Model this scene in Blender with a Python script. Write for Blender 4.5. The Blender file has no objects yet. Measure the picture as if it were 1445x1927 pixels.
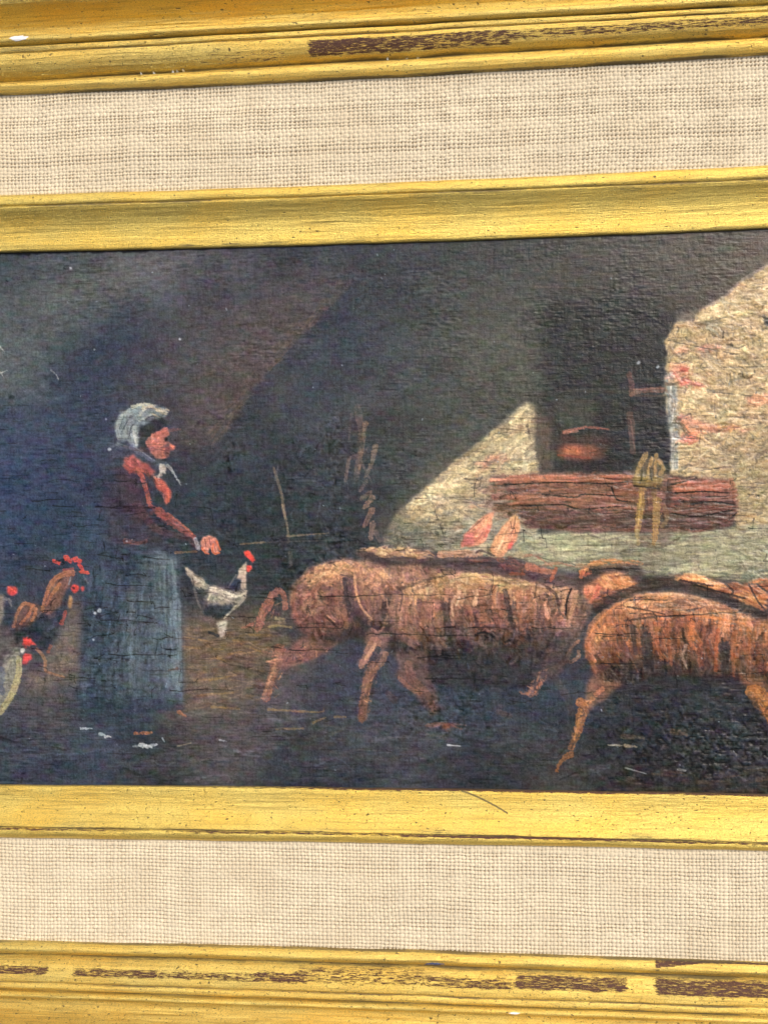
import bpy, math
import numpy as np
MM = 0.001
sc = bpy.context.scene
# ---------------------------------------------------------------- camera, sky, sun, exposure
cam = bpy.data.cameras.new('camera'); co = bpy.data.objects.new('camera', cam); sc.collection.objects.link(co)
co.location = (0.0, 4.60434*MM, 318.15595*MM); co.rotation_euler = (-0.01314, 0.10771, -0.01239)
cam.sensor_fit = 'VERTICAL'; cam.sensor_height = 24; cam.lens = 24*2200/1927; cam.clip_start = 0.01; cam.clip_end = 50
sc.camera = co
w = bpy.data.worlds.new('World'); sc.world = w; w.use_nodes = True
nt = w.node_tree; sky = nt.nodes.new('ShaderNodeTexSky'); sky.sky_type = 'NISHITA'; sky.sun_disc = False
SUN_EL, SUN_AZ = 52, 40                       # degrees; azimuth from the picture's upper edge (+Y) towards +X
sky.sun_elevation = math.radians(SUN_EL); sky.sun_rotation = math.radians(SUN_AZ)
sky.air_density = 1.0; sky.dust_density = 9.0; sky.ozone_density = 1.0; sky.altitude = 0
bg = nt.nodes['Background']; 
# low sky dimmed, an added gradient that darkens reflections in the steep gilding
tc = nt.nodes.new('ShaderNodeTexCoord'); sp_ = nt.nodes.new('ShaderNodeSeparateXYZ'); mr = nt.nodes.new('ShaderNodeMapRange'); mr.interpolation_type = 'SMOOTHSTEP'
mr.inputs[1].default_value = .10; mr.inputs[2].default_value = .75; mr.inputs[3].default_value = .12; mr.inputs[4].default_value = 1.0
mx = nt.nodes.new('ShaderNodeVectorMath'); mx.operation = 'SCALE'
nt.links.new(tc.outputs['Generated'], sp_.inputs[0]); nt.links.new(sp_.outputs[2], mr.inputs[0]); nt.links.new(sky.outputs[0], mx.inputs[0]); nt.links.new(mr.outputs[0], mx.inputs['Scale'])
nt.links.new(mx.outputs[0], bg.inputs[0]); bg.inputs[1].default_value = 0.075
sun = bpy.data.lights.new('sun', 'SUN'); sun.energy = 1.5; sun.angle = math.radians(26); sun.color = (1, .94, .86)
so = bpy.data.objects.new('sun', sun); sc.collection.objects.link(so)
so.rotation_euler = (math.radians(90-SUN_EL), 0, math.radians(180-SUN_AZ))
sc.view_settings.view_transform = 'Standard'; sc.view_settings.look = 'None'; sc.view_settings.gamma = 1
sc.view_settings.exposure = 0.70
LIGHT = 1.05        # how bright a white sheet renders here; pigments below are photographed tones divided by it
VEIL = (0.024, 0.025, 0.029)   # what the varnish's own gloss adds over the pigments
RELIEF = 0.20
# ---------------------------------------------------------------- the painted panel (colour + relief, in panel millimetres)

RNG = np.random.default_rng(7)
PX0, PX1, PY0, PY1, PS = -172.0, 98.0, -77.4, 77.4, 0.18      # panel extent and cell size, mm
CW, CH = int((PX1-PX0)/PS)+1, int((PY1-PY0)/PS)+1
# rectification of the sketch coordinates used below to millimetres on the flat panel
HM = np.array([[0.14905313322745967, -0.001645385871447609, -141.61259152836962],
               [-0.001613309349901916, -0.14993993839314357, 146.48336054141777],
               [5.066000351115659e-05, -6.15675156796681e-06, 1.0]])
SC = 0.149/PS                                                   # sketch unit -> cells
def cv(pts):
    p = np.asarray(pts, float).reshape(-1, 2)
    q = np.c_[p, np.ones(len(p))] @ HM.T
    q = q[:, :2]/q[:, 2:3]
    return np.c_[(q[:, 0]-PX0)/PS, (PY1-q[:, 1])/PS]

def blur1(a, r, ax):
    k = int(max(1, round(r*3)))
    w = np.exp(-0.5*(np.arange(-k, k+1)/max(r, 1e-3))**2); w /= w.sum()
    p = [(0, 0)]*a.ndim; p[ax] = (k, k)
    b = np.pad(a, p, mode='edge'); o = np.zeros_like(a); n = a.shape[ax]
    for i, wi in enumerate(w):
        o += wi*(b[i:i+n] if ax == 0 else b[:, i:i+n])
    return o
def blur(a, rx, ry=None):
    ry = rx if ry is None else ry
    if rx > .3: a = blur1(a, rx, 1)
    if ry > .3: a = blur1(a, ry, 0)
    return a
def vnoise(h, w, cx, cy, rng=None):
    """smooth value noise, cells of cx by cy"""
    rng = rng or RNG
    gh, gw = int(h/cy)+3, int(w/cx)+3
    g = rng.standard_normal((gh, gw))
    y = np.arange(h)/cy + rng.random(); x = np.arange(w)/cx + rng.random()
    yi = np.clip(y.astype(int), 0, gh-2); xi = np.clip(x.astype(int), 0, gw-2)
    fy = y-yi; fx = x-xi; fy = fy*fy*(3-2*fy); fx = fx*fx*(3-2*fx)
    fy = fy[:, None]; fx = fx[None]
    a = g[yi][:, xi]; b = g[yi][:, xi+1]; c = g[yi+1][:, xi]; d = g[yi+1][:, xi+1]
    return (a*(1-fx)+b*fx)*(1-fy)+(c*(1-fx)+d*fx)*fy

def paint():
    K = np.zeros((CH, CW, 3)); Z = np.zeros((CH, CW))
    # ---- ground tones
    base = []
    def row(y, s):
        for t in s.split(';'):
            v = [float(q) for q in t.replace(',', ' ').split()]
            base.append((v[0], y, v[1], v[2], v[3]))
    row(490, '-150 60 68 84;0 62 70 85;150 66 73 88;300 76 79 90;420 72 74 88;600 50 62 84;750 58 64 80;900 60 66 76;1000 54 60 70;1150 62 66 72;1300 72 68 70;1430 96 82 78;1600 92 82 78')
    row(540, '-150 66 78 92;0 68 80 95;90 76 86 98;200 84 90 98;300 66 74 94;450 60 66 86;600 68 66 82;700 54 62 80;850 62 70 78;1000 68 72 74;1150 62 62 70;1300 76 70 68;1400 82 74 68')
    row(610, '-150 74 88 100;0 76 90 105;90 74 88 98;200 56 68 94;350 64 70 90;460 74 70 86;540 82 76 84;640 50 66 90;720 60 68 84;850 70 76 80;970 80 84 80;1040 46 54 68;1150 40 50 66;1240 46 52 64;1330 60 58 60')
    row(700, '-150 72 86 100;0 80 92 104;60 72 84 100;150 58 70 98;300 64 70 90;430 78 76 88;500 84 76 84;590 50 64 88;660 62 68 82;800 64 72 82;920 78 83 82;1000 84 86 78;1060 52 58 68;1150 38 46 62;1240 40 46 60')
    row(800, '-150 58 70 98;0 62 76 108;150 58 70 100;300 60 66 88;390 74 70 82;460 56 66 84;600 62 70 86;700 68 72 82;800 66 74 80;900 66 72 76;1040 76 76 72;1150 42 46 58;1230 40 44 58')
    row(900, '-150 52 66 100;0 54 70 108;150 54 68 102;250 58 62 84;400 50 62 80;550 52 62 78;650 58 66 80;740 60 68 78;850 70 74 76')
    row(1000, '-150 54 70 104;0 54 72 108;150 54 72 104;400 50 62 80;500 54 64 78;600 54 64 78;700 56 62 76')
    row(1100, '-150 52 68 98;0 54 70 100;90 58 66 86;160 56 70 96;360 54 62 80;480 56 66 80;560 54 62 76')
    row(1200, '-150 84 82 90;0 88 86 92;90 72 72 86;130 98 88 86;200 58 76 100;400 108 94 84;480 116 98 80;560 90 82 82;640 60 68 88;800 66 70 88;1000 60 66 84;1080 60 62 74')
    row(1300, '-150 72 76 90;0 76 78 94;100 84 80 86;200 58 74 98;400 98 88 86;500 80 78 90;650 64 72 94;850 58 70 94;1000 50 62 88;1120 54 64 84;1300 48 56 74')
    row(1400, '-150 58 66 88;0 60 70 90;200 62 74 96;400 78 77 86;600 72 76 86;800 68 72 86;1000 66 70 80;1200 50 56 70;1400 52 56 70;1600 54 56 66')
    row(1465, '-150 54 60 82;0 58 66 88;300 58 62 74;600 50 58 78;900 50 56 72;1100 66 66 72;1250 58 52 56;1445 56 52 54')
    base = np.array(base); c = cv(base[:, :2])
    q = 8; gy, gx = np.mgrid[0:CH:q, 0:CW:q].astype(float)
    num = np.zeros(gy.shape+(3,)); den = np.zeros(gy.shape)
    sx, sy = 48*SC, 42*SC
    for (x, y), col in zip(c, base[:, 2:]):
        w = np.exp(-((gx-x)/sx)**2/2-((gy-y)/sy)**2/2) + 1e-5/(1+((gx-x)**2+(gy-y)**2)/sx**2)
        num += w[..., None]*col; den += w
    g = num/den[..., None]
    yy = np.arange(CH)/q; xx = np.arange(CW)/q
    yi = np.clip(yy.astype(int), 0, g.shape[0]-2); xi = np.clip(xx.astype(int), 0, g.shape[1]-2)
    fy = (yy-yi)[:, None, None]; fx = (xx-xi)[None, :, None]
    K[:] = (g[yi][:, xi]*(1-fx)+g[yi][:, xi+1]*fx)*(1-fy)+(g[yi+1][:, xi]*(1-fx)+g[yi+1][:, xi+1]*fx)*fy

    def box(c, m):
        x0, y0 = np.floor(c.min(0)-m).astype(int); x1, y1 = np.ceil(c.max(0)+m).astype(int)+1
        return max(0, x0), max(0, y0), min(CW, x1), min(CH, y1)
    def mask(pts, feather=1.5, wob=1.2):
        c = cv(pts); m = feather*3+4
        x0, y0, x1, y1 = box(c, m)
        if x1 <= x0 or y1 <= y0: return None
        Y, X = np.mgrid[y0:y1, x0:x1].astype(float)
        if wob:
            X = X+wob*vnoise(y1-y0, x1-x0, 7, 7); Y = Y+wob*vnoise(y1-y0, x1-x0, 7, 7)
        ins = np.zeros(X.shape, bool); n = len(c)
        for i in range(n):
            xa, ya = c[i]; xb, yb = c[(i+1) % n]
            if ya == yb: continue
            ins ^= ((ya > Y) != (yb > Y)) & (X < (xb-xa)*(Y-ya)/(yb-ya)+xa)
        return (slice(y0, y1), slice(x0, x1)), blur(ins.astype(float), feather*SC)
    def put(sl, a, col, relief=0.0):
        col = np.asarray(col, float)
        K[sl] += a[..., None]*(col-K[sl])
        if relief: Z[sl] += a*relief
    def P(pts, col, feather=1.5, alpha=1.0, relief=0.0, wob=1.2):
        r = mask(pts, feather, wob)
        if r is None: return
        sl, a = r
        j = 1+0.06*vnoise(a.shape[0], a.shape[1], 9, 3)
        put(sl, a*alpha, np.asarray(col, float)[None, None]*j[..., None], relief)
    BR = .75*vnoise(512, 512, 16, 3.4)+.5*vnoise(512, 512, 26, 7)
    def S(pts, w, col, alpha=0.95, w2=None, bristle=0.35, relief=0.05, soft=0.8, clip=None, jit=0.5):
        """one brush stroke along a polyline, with bristle streaks and dry ends"""
        c = cv(pts); r0 = w*SC/2; r1 = (w if w2 is None else w2)*SC/2; m = max(r0, r1)+4
        if len(c) > 2:                                   # smooth the path
            e_ = np.vstack([2*c[0]-c[1], c, 2*c[-1]-c[-2]]); o_ = []
            for i in range(1, len(e_)-2):
                for t_ in np.linspace(0, 1, 5)[:-1]:
                    p0, p1, p2, p3 = e_[i-1:i+3]
                    o_.append(.5*((2*p1)+(-p0+p2)*t_+(2*p0-5*p1+4*p2-p3)*t_**2+(-p0+3*p1-3*p2+p3)*t_**3))
            c = np.array(o_+[e_[-2]])
        x0, y0, x1, y1 = box(c, m)
        if x1-x0 < 2 or y1-y0 < 2: return
        Y, X = np.mgrid[y0:y1, x0:x1].astype(float)
        seg = np.hypot(*(c[1:]-c[:-1]).T); tot = max(seg.sum(), 1e-6); acc = 0
        bd = np.full(X.shape, 1e9); bt = np.zeros(X.shape); bs = np.zeros(X.shape)
        for i in range(len(c)-1):
            d = c[i+1]-c[i]; L = max(seg[i], 1e-6); ux, uy = d/L
            t = np.clip((X-c[i, 0])*ux+(Y-c[i, 1])*uy, 0, L)
            px = X-c[i, 0]-t*ux; py = Y-c[i, 1]-t*uy
            dd = np.hypot(px, py); k = dd < bd
            bd = np.where(k, dd, bd); bt = np.where(k, (acc+t)/tot, bt); bs = np.where(k, -px*uy+py*ux, bs)
            acc += L
        rad = r0+(r1-r0)*bt
        rad = rad*(1+0.10*np.interp(bt, np.linspace(0, 1, 5), RNG.standard_normal(5)))
        if w > 3: rad = rad+min(.9, .12*max(r0, r1)+.2)*vnoise(*X.shape, 2.2, 2.0)
        a = np.clip((rad-bd)/soft+0.5, 0, 1)
        if w > 4: a = a*np.clip(.93+.16*vnoise(*X.shape, 2.0, 1.6), .3, 1)
        ox, oy = RNG.integers(0, 400, 2)
        b = BR[(np.abs(bs*3.2+ox+200)).astype(int) % 512, (np.abs(bt*tot+oy)).astype(int) % 512]
        wide = min(1.0, max(r0, r1)/3.5)
        a = a*np.clip(1-bristle*wide*np.clip(b-.25, 0, 2)*(0.35+1.1*bt**2), 0, 1)*alpha
        sl = (slice(y0, y1), slice(x0, x1))
        if clip is not None: a = a*clip[sl]
        cc = np.asarray(col, float)[None, None]*(1+0.10*jit*2*b*wide)[..., None]
        K[sl] += a[..., None]*(cc-K[sl])
        if relief: Z[sl] += a*relief*(1+0.5*b)
    def full(pts, feather=2, wob=1.5):
        m = np.zeros((CH, CW)); r = mask(pts, feather, wob)
        if r: m[r[0]] = r[1]
        return m
    def F(pts, n, ang, ln, w, cols, alpha=0.7, spread=12, feather=2, relief=0.05, curve=0, bristle=.4):
        """fill a shape with n short strokes; ang in degrees or a function of (x, y)"""
        m = full(pts, feather); p = np.asarray(pts, float); lo, hi = p.min(0), p.max(0)
        k = 0; cols = np.asarray(cols, float)
        for _ in range(n*6):
            if k >= n: break
            x, y = lo+RNG.random(2)*(hi-lo); q_ = cv([(x, y)])[0].astype(int)
            if not (0 <= q_[0] < CW and 0 <= q_[1] < CH) or m[q_[1], q_[0]] < .5: continue
            k += 1
            a = ang(x, y) if callable(ang) else ang
            a = np.radians(a+RNG.normal()*spread); L = ln*(0.5+RNG.random())
            dx, dy = np.cos(a)*L/2, -np.sin(a)*L/2; cu = curve*RNG.normal()*L*.15
            S([(x-dx, y-dy), (x+dy*.0+cu*np.sin(a), y+cu*np.cos(a)), (x+dx, y+dy)], w*(.5+RNG.random()), cols[RNG.integers(len(cols))]*(1+.07*RNG.normal()),
              alpha*(.5+.6*RNG.random()), w2=w*.4, relief=relief, clip=m, bristle=bristle)
    def T(poly, amp, cx, cy, rel, feather=5, crev=.35):
        m = full(poly, feather); n = vnoise(CH, CW, cx, cy); n2 = vnoise(CH, CW, cx*.5, cy*.5); patch = np.clip(.55+.6*vnoise(CH, CW, cx*5, cy*6), 0, 1.2)
        r1 = np.exp(-(vnoise(CH, CW, cx*1.5, cy)/.13)**2)*patch; r2 = np.exp(-(vnoise(CH, CW, cx*.8, cy*.7)/.16)**2)*(1.1-patch)
        cr = np.clip(r1+.6*r2, 0, 1)
        K[:] *= (1+(amp*(.5*n+.5*n2)-crev*cr+.08*crev)*m)[..., None]; Z[:] += (rel*(.35*n+.3*n2)-rel*1.1*cr)*m
    def PO(poly, n, ang, ln, w, jit=.16, alpha=.75, spread=16, relief=.14, feather=3, edge=.5, warm=0.):
        """work a passage over with short loaded strokes mixed from the colours already there"""
        m = full(poly, feather); p = np.asarray(poly, float); lo, hi = p.min(0), p.max(0); k = 0
        for _ in range(n*6):
            if k >= n: break
            x, y = lo+RNG.random(2)*(hi-lo); q_ = cv([(x, y)])[0].astype(int)
            if not (1 <= q_[0] < CW-1 and 1 <= q_[1] < CH-1) or m[q_[1], q_[0]] < edge: continue
            k += 1; a = np.radians((ang(x, y) if callable(ang) else ang)+RNG.normal()*spread); L = ln*(.45+RNG.random())
            dx, dy = np.cos(a)*L/2, -np.sin(a)*L/2; f = 1+jit*RNG.normal()
            c_ = K[q_[1]-1:q_[1]+2, q_[0]-1:q_[0]+2].mean((0, 1))*f+np.array([warm, 0, -warm])*RNG.normal()
            cu = RNG.normal()*L*.10
            S([(x-dx, y-dy), (x-dy/L*cu*2, y+dx/L*cu*2), (x+dx, y+dy)], w*(.5+RNG.random()), np.clip(c_, 14, 246), alpha*(.6+.5*RNG.random()), w2=w*.35, relief=relief*(1 if f > 1 else -.5), clip=m, bristle=.8)
    def E(x, y, rx, ry, ang=0, n=14):
        t = np.linspace(0, 2*np.pi, n, endpoint=False); a = np.radians(ang)
        return [(x+rx*np.cos(k)*np.cos(a)-ry*np.sin(k)*np.sin(a), y+rx*np.cos(k)*np.sin(a)+ry*np.sin(k)*np.cos(a)) for k in t]

    # ---- ceiling and dark room
    ALL = [(-250, 430), (1700, 420), (1700, 1520), (-250, 1520)]
    P([(665, 520), (700, 560), (560, 690), (470, 790), (410, 850), (400, 835), (470, 730), (545, 640)], (48, 62, 86), 9, .65)
    P([(650, 500), (660, 540), (600, 590), (535, 655), (480, 715), (435, 790), (400, 836), (330, 830), (380, 760), (440, 670), (520, 560)], (88, 76, 82), 16, .38)
    S([(655, 535), (600, 590), (535, 655), (478, 720), (440, 785), (402, 836)], 15, (112, 92, 86), .38, 11, bristle=.6, soft=5)
    F([(600, 580), (600, 600), (535, 668), (478, 735), (402, 845), (390, 820), (440, 740), (520, 640), (600, 560)], 60, 46, 30, 5, [(120, 98, 90), (104, 88, 86), (132, 106, 92)], .4, 12, feather=4, relief=.06)
    P([(370, 690), (480, 650), (470, 740), (430, 800), (395, 830), (350, 830)], (104, 86, 84), 10, .22)
    S([(300, 832), (395, 832)], 10, (86, 70, 76), .45, soft=2)
    S([(640, 532), (634, 540)], 14, (96, 86, 82), .5); S([(612, 568), (605, 574)], 15, (98, 84, 80), .5)
    P([(-200, 540), (60, 535), (180, 500), (420, 470), (400, 500), (300, 540), (210, 580), (120, 650), (60, 730), (-200, 760)], (96, 102, 102), 26, .42)
    P([(60, 540), (150, 522), (330, 490), (330, 516), (240, 548), (100, 566)], (108, 110, 110), 12, .4)
    P([(330, 560), (640, 500), (560, 640), (430, 800), (330, 820), (250, 740)], (84, 80, 82), 34, .4)
    P([(180, 470), (420, 462), (400, 510), (280, 530), (200, 540)], (88, 86, 94), 12, .25)
    P([(330, 560), (560, 540), (500, 560), (430, 570)], (56, 66, 92), 8, .2)
    P([(-250, 600), (60, 590), (40, 700), (20, 760), (-250, 760)], (86, 98, 106), 22, .3)
    P([(1016, 573), (1238, 570), (1262, 640), (1254, 700), (1250, 890), (1044, 890), (1040, 800), (1020, 740)], (44, 50, 62), 9, .9)
    P([(860, 560), (1010, 545), (1010, 700), (995, 755), (960, 780), (880, 840), (810, 900), (780, 880), (840, 700)], (80, 85, 82), 24, .38)
    P([(500, 900), (690, 800), (720, 1030), (560, 1060), (470, 1040)], (50, 60, 76), 18, .35)
    F(ALL, 900, lambda x, y: 3, 90, 6, [(60, 70, 92), (72, 80, 94), (56, 64, 84), (74, 74, 84)], .09, 5, relief=.02)
    F([(1000, 440), (1500, 430), (1500, 520), (1390, 520), (1300, 590), (1240, 560), (1000, 560)], 300, 2, 90, 4,
      [(98, 88, 80), (66, 64, 68), (84, 76, 74), (50, 56, 66), (72, 74, 72)], .38, 4, feather=8, relief=.06)
    F([(60, 480), (420, 470), (380, 520), (200, 560), (40, 560)], 110, 5, 70, 3, [(104, 106, 108), (70, 78, 92), (88, 88, 96)], .22, 4, feather=10, relief=.04)
    F([(480, 470), (960, 455), (960, 640), (480, 640)], 160, 3, 80, 4, [(50, 60, 80), (78, 78, 86), (66, 72, 80)], .2, 8, feather=10, relief=.03)
    F([(780, 620), (1000, 620), (990, 750), (800, 880), (740, 860)], 130, 5, 50, 5, [(86, 88, 82), (66, 72, 76), (74, 80, 80)], .22, 20, feather=12, relief=.03)
    for p, w in (([(0, 652), (10, 663)], 4), ([(0, 703), (16, 696)], 3), ([(1, 700), (9, 712)], 3), ([(97, 697), (107, 706), (111, 715)], 4)):
        S(p, w, (176, 180, 178), .8, 1)
    P(E(86, 731, 10, 10), (98, 112, 124), 2, .7); P(E(23, 748, 5, 5), (36, 44, 58), 1, .8)
    # ---- straw floor
    P([(345, 1165), (540, 1160), (520, 1210), (500, 1300), (430, 1330), (345, 1330)], (112, 96, 84), 14, .5)
    F([(342, 1170), (545, 1165), (520, 1215), (495, 1330), (350, 1340)], 170, 2, 38, 4, [(142, 114, 82), (112, 94, 80), (92, 82, 84), (128, 106, 86)], .42, 10, feather=5)
    for p in ([(376, 1204), (400, 1220), (420, 1222)], [(440, 1205), (490, 1208)], [(455, 1212), (490, 1226)], [(430, 1232), (455, 1226)], [(345, 1200), (390, 1206)],
              [(410, 1238), (425, 1244)], [(395, 1280), (445, 1270)], [(380, 1308), (440, 1304)], [(400, 1330), (450, 1334)], [(470, 1195), (520, 1196)],
              [(345, 1217), (380, 1221)], [(505, 1335), (600, 1340), (610, 1332)], [(520, 1372), (570, 1371)], [(590, 1360), (612, 1350)], [(630, 1349), (650, 1349)]):
        S(p, 5, (158, 126, 84), .6, 3)
    F([(-200, 1340), (1060, 1340), (1060, 1480), (-200, 1480)], 240, 1, 70, 4, [(88, 84, 90), (56, 64, 84), (74, 80, 96), (84, 80, 80), (60, 62, 74)], .24, 5, feather=10)
    F([(340, 1300), (700, 1330), (900, 1400), (900, 1450), (340, 1450)], 60, 5, 40, 4, [(104, 94, 86), (92, 88, 92)], .3, 14, feather=10)
    # ---- left fowl ground
    P([(95, 1140), (158, 1130), (154, 1280), (60, 1300), (40, 1260), (85, 1240)], (118, 104, 98), 8, .62)
    F([(90, 1150), (156, 1140), (154, 1285), (50, 1292), (45, 1270), (90, 1230)], 90, 80, 24, 5, [(128, 110, 98), (104, 96, 98), (92, 86, 92)], .4, 40, feather=5)
    P([(-200, 1180), (30, 1175), (50, 1215), (0, 1260), (-200, 1280)], (92, 86, 90), 8, .6)
    # ---- woman: dim body, skirt
    P([(228, 880), (250, 895), (262, 950), (300, 990), (330, 1020), (335, 1038), (240, 1045), (200, 1030), (195, 960), (205, 900)], (66, 60, 80), 9, .6)
    P([(230, 880), (262, 892), (278, 950), (262, 990), (240, 960), (228, 920)], (88, 66, 82), 7, .55)
    P([(196, 1030), (282, 1026), (330, 1040), (337, 1060), (338, 1150), (342, 1232), (346, 1325), (250, 1350), (150, 1335), (152, 1255), (157, 1130), (172, 1060)], (58, 74, 98), 6, .92)
    P([(280, 1040), (334, 1050), (338, 1150), (342, 1232), (343, 1310), (205, 1312), (212, 1220), (240, 1120)], (92, 106, 118), 9, .78)
    P([(292, 1042), (302, 1034), (313, 1044), (330, 1052), (334, 1100), (338, 1180), (340, 1290), (318, 1290), (300, 1200), (290, 1100)], (118, 134, 142), 4, .7)
    F([(170, 1060), (335, 1050), (345, 1320), (150, 1325)], 210, lambda x, y: 90+(x-250)*.03, 70, 7, [(60, 76, 100), (92, 108, 122), (72, 88, 108), (52, 66, 90)], .3, 5, feather=4)
    for x, w, c_ in ((300, 6, (66, 82, 98)), (318, 5, (58, 70, 86)), (332, 7, (124, 140, 148)), (272, 8, (72, 90, 108)), (246, 8, (98, 112, 126)), (225, 8, (56, 70, 92)), (200, 8, (66, 84, 106))):
        S([(x-4, 1060 if x > 270 else 1110), (x-1, 1180), (x+4, 1300)], w, c_, .55, w*1.3)
    S([(338, 1130), (341, 1290)], 5, (128, 144, 152), .5)
    F([(140, 1290), (350, 1290), (350, 1350), (140, 1350)], 70, 0, 40, 6, [(56, 66, 90), (64, 76, 98)], .4, 10, feather=8)
    S([(318, 1262), (334, 1258)], 5, (110, 88, 78), .5)
    # jacket
    P([(230, 877), (236, 862), (247, 856), (262, 864), (280, 874), (292, 888), (284, 897), (270, 892), (258, 889), (240, 886)], (162, 84, 82), 2, .95, .08)
    F([(230, 877), (245, 858), (292, 887), (282, 897), (240, 886)], 24, -35, 18, 5, [(176, 90, 82), (140, 76, 80), (168, 82, 78)], .7, 14)
    S([(258, 884), (268, 898), (275, 918), (280, 940), (283, 952)], 11, (172, 90, 80), .92, 8)
    S([(283, 952), (297, 960), (310, 975)], 8, (120, 68, 72), .8, 9)
    P([(288, 893), (300, 898), (313, 910), (323, 925), (323, 936), (313, 950), (310, 938), (305, 928), (297, 920), (290, 905)], (182, 90, 80), 1.5, .95, .1)
    S([(292, 898), (302, 915)], 4, (190, 120, 105), .7); S([(316, 920), (318, 944)], 4, (206, 104, 86), .7)
    P(E(300, 938, 9, 13), (50, 60, 78), 2, .9)
    S([(258, 950), (275, 975), (300, 998), (350, 1012), (372, 1028)], 15, (96, 66, 76), .65, 12, soft=3)
    S([(300, 962), (312, 974), (335, 990), (364, 1011)], 16, (150, 78, 76), .93, 10)
    S([(316, 966), (340, 984), (362, 1004)], 4, (186, 104, 90), .7)
    S([(315, 980), (345, 1002), (366, 1018)], 4, (88, 62, 70), .7)
    S([(236, 1018), (262, 1022), (276, 1018)], 10, (128, 76, 76), .7, 6)
    # hand, cuff, stick
    S([(368, 1016), (374, 1032)], 8, (150, 150, 154), .85)
    P([(377, 1024), (382, 1010), (393, 1007), (405, 1012), (412, 1028), (414, 1038), (408, 1043), (400, 1040), (396, 1032), (391, 1041), (383, 1038)], (202, 136, 120), 1.2, .95, .1)
    for p in ([(380, 1030), (386, 1040), (393, 1042)], [(402, 1024), (400, 1034), (404, 1042), (412, 1040)], [(408, 1018), (414, 1034)]): S(p, 3.5, (206, 108, 80), .85)
    for p in ([(386, 1014), (388, 1028)], [(394, 1012), (397, 1026)], [(404, 1028), (406, 1038)]): S(p, 2, (120, 72, 78), .7)
    S([(331, 1040), (370, 1038)], 5, (124, 98, 80), .85); S([(453, 1024), (478, 1022), (510, 1020)], 4, (124, 106, 88), .75, 2)
    # head: cap, hair, face
    P([(221, 832), (215, 802), (223, 781), (242, 767), (263, 760), (284, 758), (297, 764), (318, 771), (317, 779), (308, 788), (294, 789), (280, 796), (262, 804), (263, 829), (260, 841), (248, 838), (237, 829)], (122, 134, 140), 1.5, .97, .1)
    for p, w, c_ in (([(225, 826), (222, 800), (236, 780), (262, 768), (290, 766)], 8, (150, 160, 162)), ([(236, 822), (236, 800), (256, 784), (284, 776)], 7, (144, 154, 156)),
                     ([(230, 812), (246, 786), (276, 772)], 2.5, (66, 78, 92)), ([(242, 826), (250, 800), (272, 787), (292, 782)], 2.5, (58, 68, 84)), ([(226, 806), (236, 778)], 2, (74, 86, 98)),
                     ([(254, 806), (257, 836)], 10, (158, 166, 166)), ([(222, 834), (240, 840)], 3, (80, 92, 108)),
                     ([(272, 768), (284, 764)], 9, (204, 198, 170)), ([(284, 764), (300, 774), (314, 780)], 5, (196, 182, 158)), ([(300, 770), (318, 772)], 5, (190, 178, 160)), ([(286, 778), (302, 786)], 3, (186, 172, 150))):
        S(p, w, c_, .85, w*.6)
    P([(263, 808), (280, 796), (294, 788), (308, 788), (317, 798), (312, 806), (298, 812), (288, 816), (278, 830), (276, 850), (264, 838)], (50, 56, 68), 2.2, .9)
    P([(274, 830), (286, 818), (300, 812), (311, 804), (318, 810), (319, 818), (314, 824), (312, 830), (321, 834), (329, 842), (328, 846), (320, 846), (318, 852), (313, 862), (304, 865), (294, 863), (284, 852), (277, 842)], (176, 108, 100), 1.1, .97, .12)
    S([(287, 818), (290, 838)], 5, (206, 132, 118), .7); S([(298, 816), (314, 808)], 6, (196, 118, 108), .8); S([(292, 836), (306, 838), (308, 856)], 7, (196, 124, 106), .7)
    P(E(313, 826, 4, 5), (46, 40, 54), 1, .9); P([(314, 832), (320, 838), (320, 848), (315, 862), (310, 858), (311, 842)], (120, 78, 84), 1.2, .8)
    S([(322, 838), (328, 843)], 5, (214, 130, 104), .9); S([(276, 842), (292, 845), (312, 848)], 1.4, (96, 56, 60), .7); S([(312, 853), (318, 853)], 2, (96, 52, 58), .8)
    S([(248, 842), (262, 850), (280, 862), (290, 868)], 10, (92, 100, 120), .8, 8); S([(252, 840), (270, 852), (286, 864)], 2, (140, 146, 156), .6)
    P([(292, 864), (314, 864), (316, 880), (304, 892), (296, 886), (290, 874)], (70, 78, 96), 1.5, .8)
    P([(301, 872), (313, 874), (313, 889), (303, 893), (299, 902), (296, 898), (301, 886)], (196, 190, 182), 1, .95, .12)
    S([(316, 876), (326, 888), (340, 912)], 7, (164, 168, 168), .85, 1); S([(304, 894), (290, 898)], 4, (170, 150, 140), .6)
    P([(276, 846), (284, 852), (296, 864), (306, 864), (300, 850), (286, 838)], (140, 88, 86), 3, .5); S([(280, 826), (284, 842), (294, 856)], 5, (148, 94, 90), .5)
    S([(300, 822), (304, 834), (300, 846)], 5, (198, 132, 114), .5); S([(303, 842), (314, 838)], 2, (120, 74, 76), .5)
    PO([(216, 800), (236, 772), (284, 758), (316, 774), (290, 788), (262, 806), (260, 838), (236, 828)], 46, 35, 16, 4, .16, .7, 30, .25, 2)
    for p, w, c_ in (([(250, 766), (272, 760), (292, 764)], 6, (206, 202, 184)), ([(230, 782), (244, 770)], 5, (170, 176, 172)), ([(221, 800), (226, 822)], 5, (150, 158, 160)), ([(252, 812), (256, 834)], 6, (176, 180, 176)), ([(296, 772), (316, 776)], 5, (204, 190, 168)), ([(262, 792), (286, 780)], 4, (164, 170, 168))):
        S(p, w, c_, .8, w*.6, relief=.2)
    PO([(236, 862), (262, 864), (292, 888), (324, 930), (312, 950), (296, 920), (282, 950), (258, 890), (240, 886)], 50, -50, 14, 4, .16, .65, 24, .2, 2)
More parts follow.
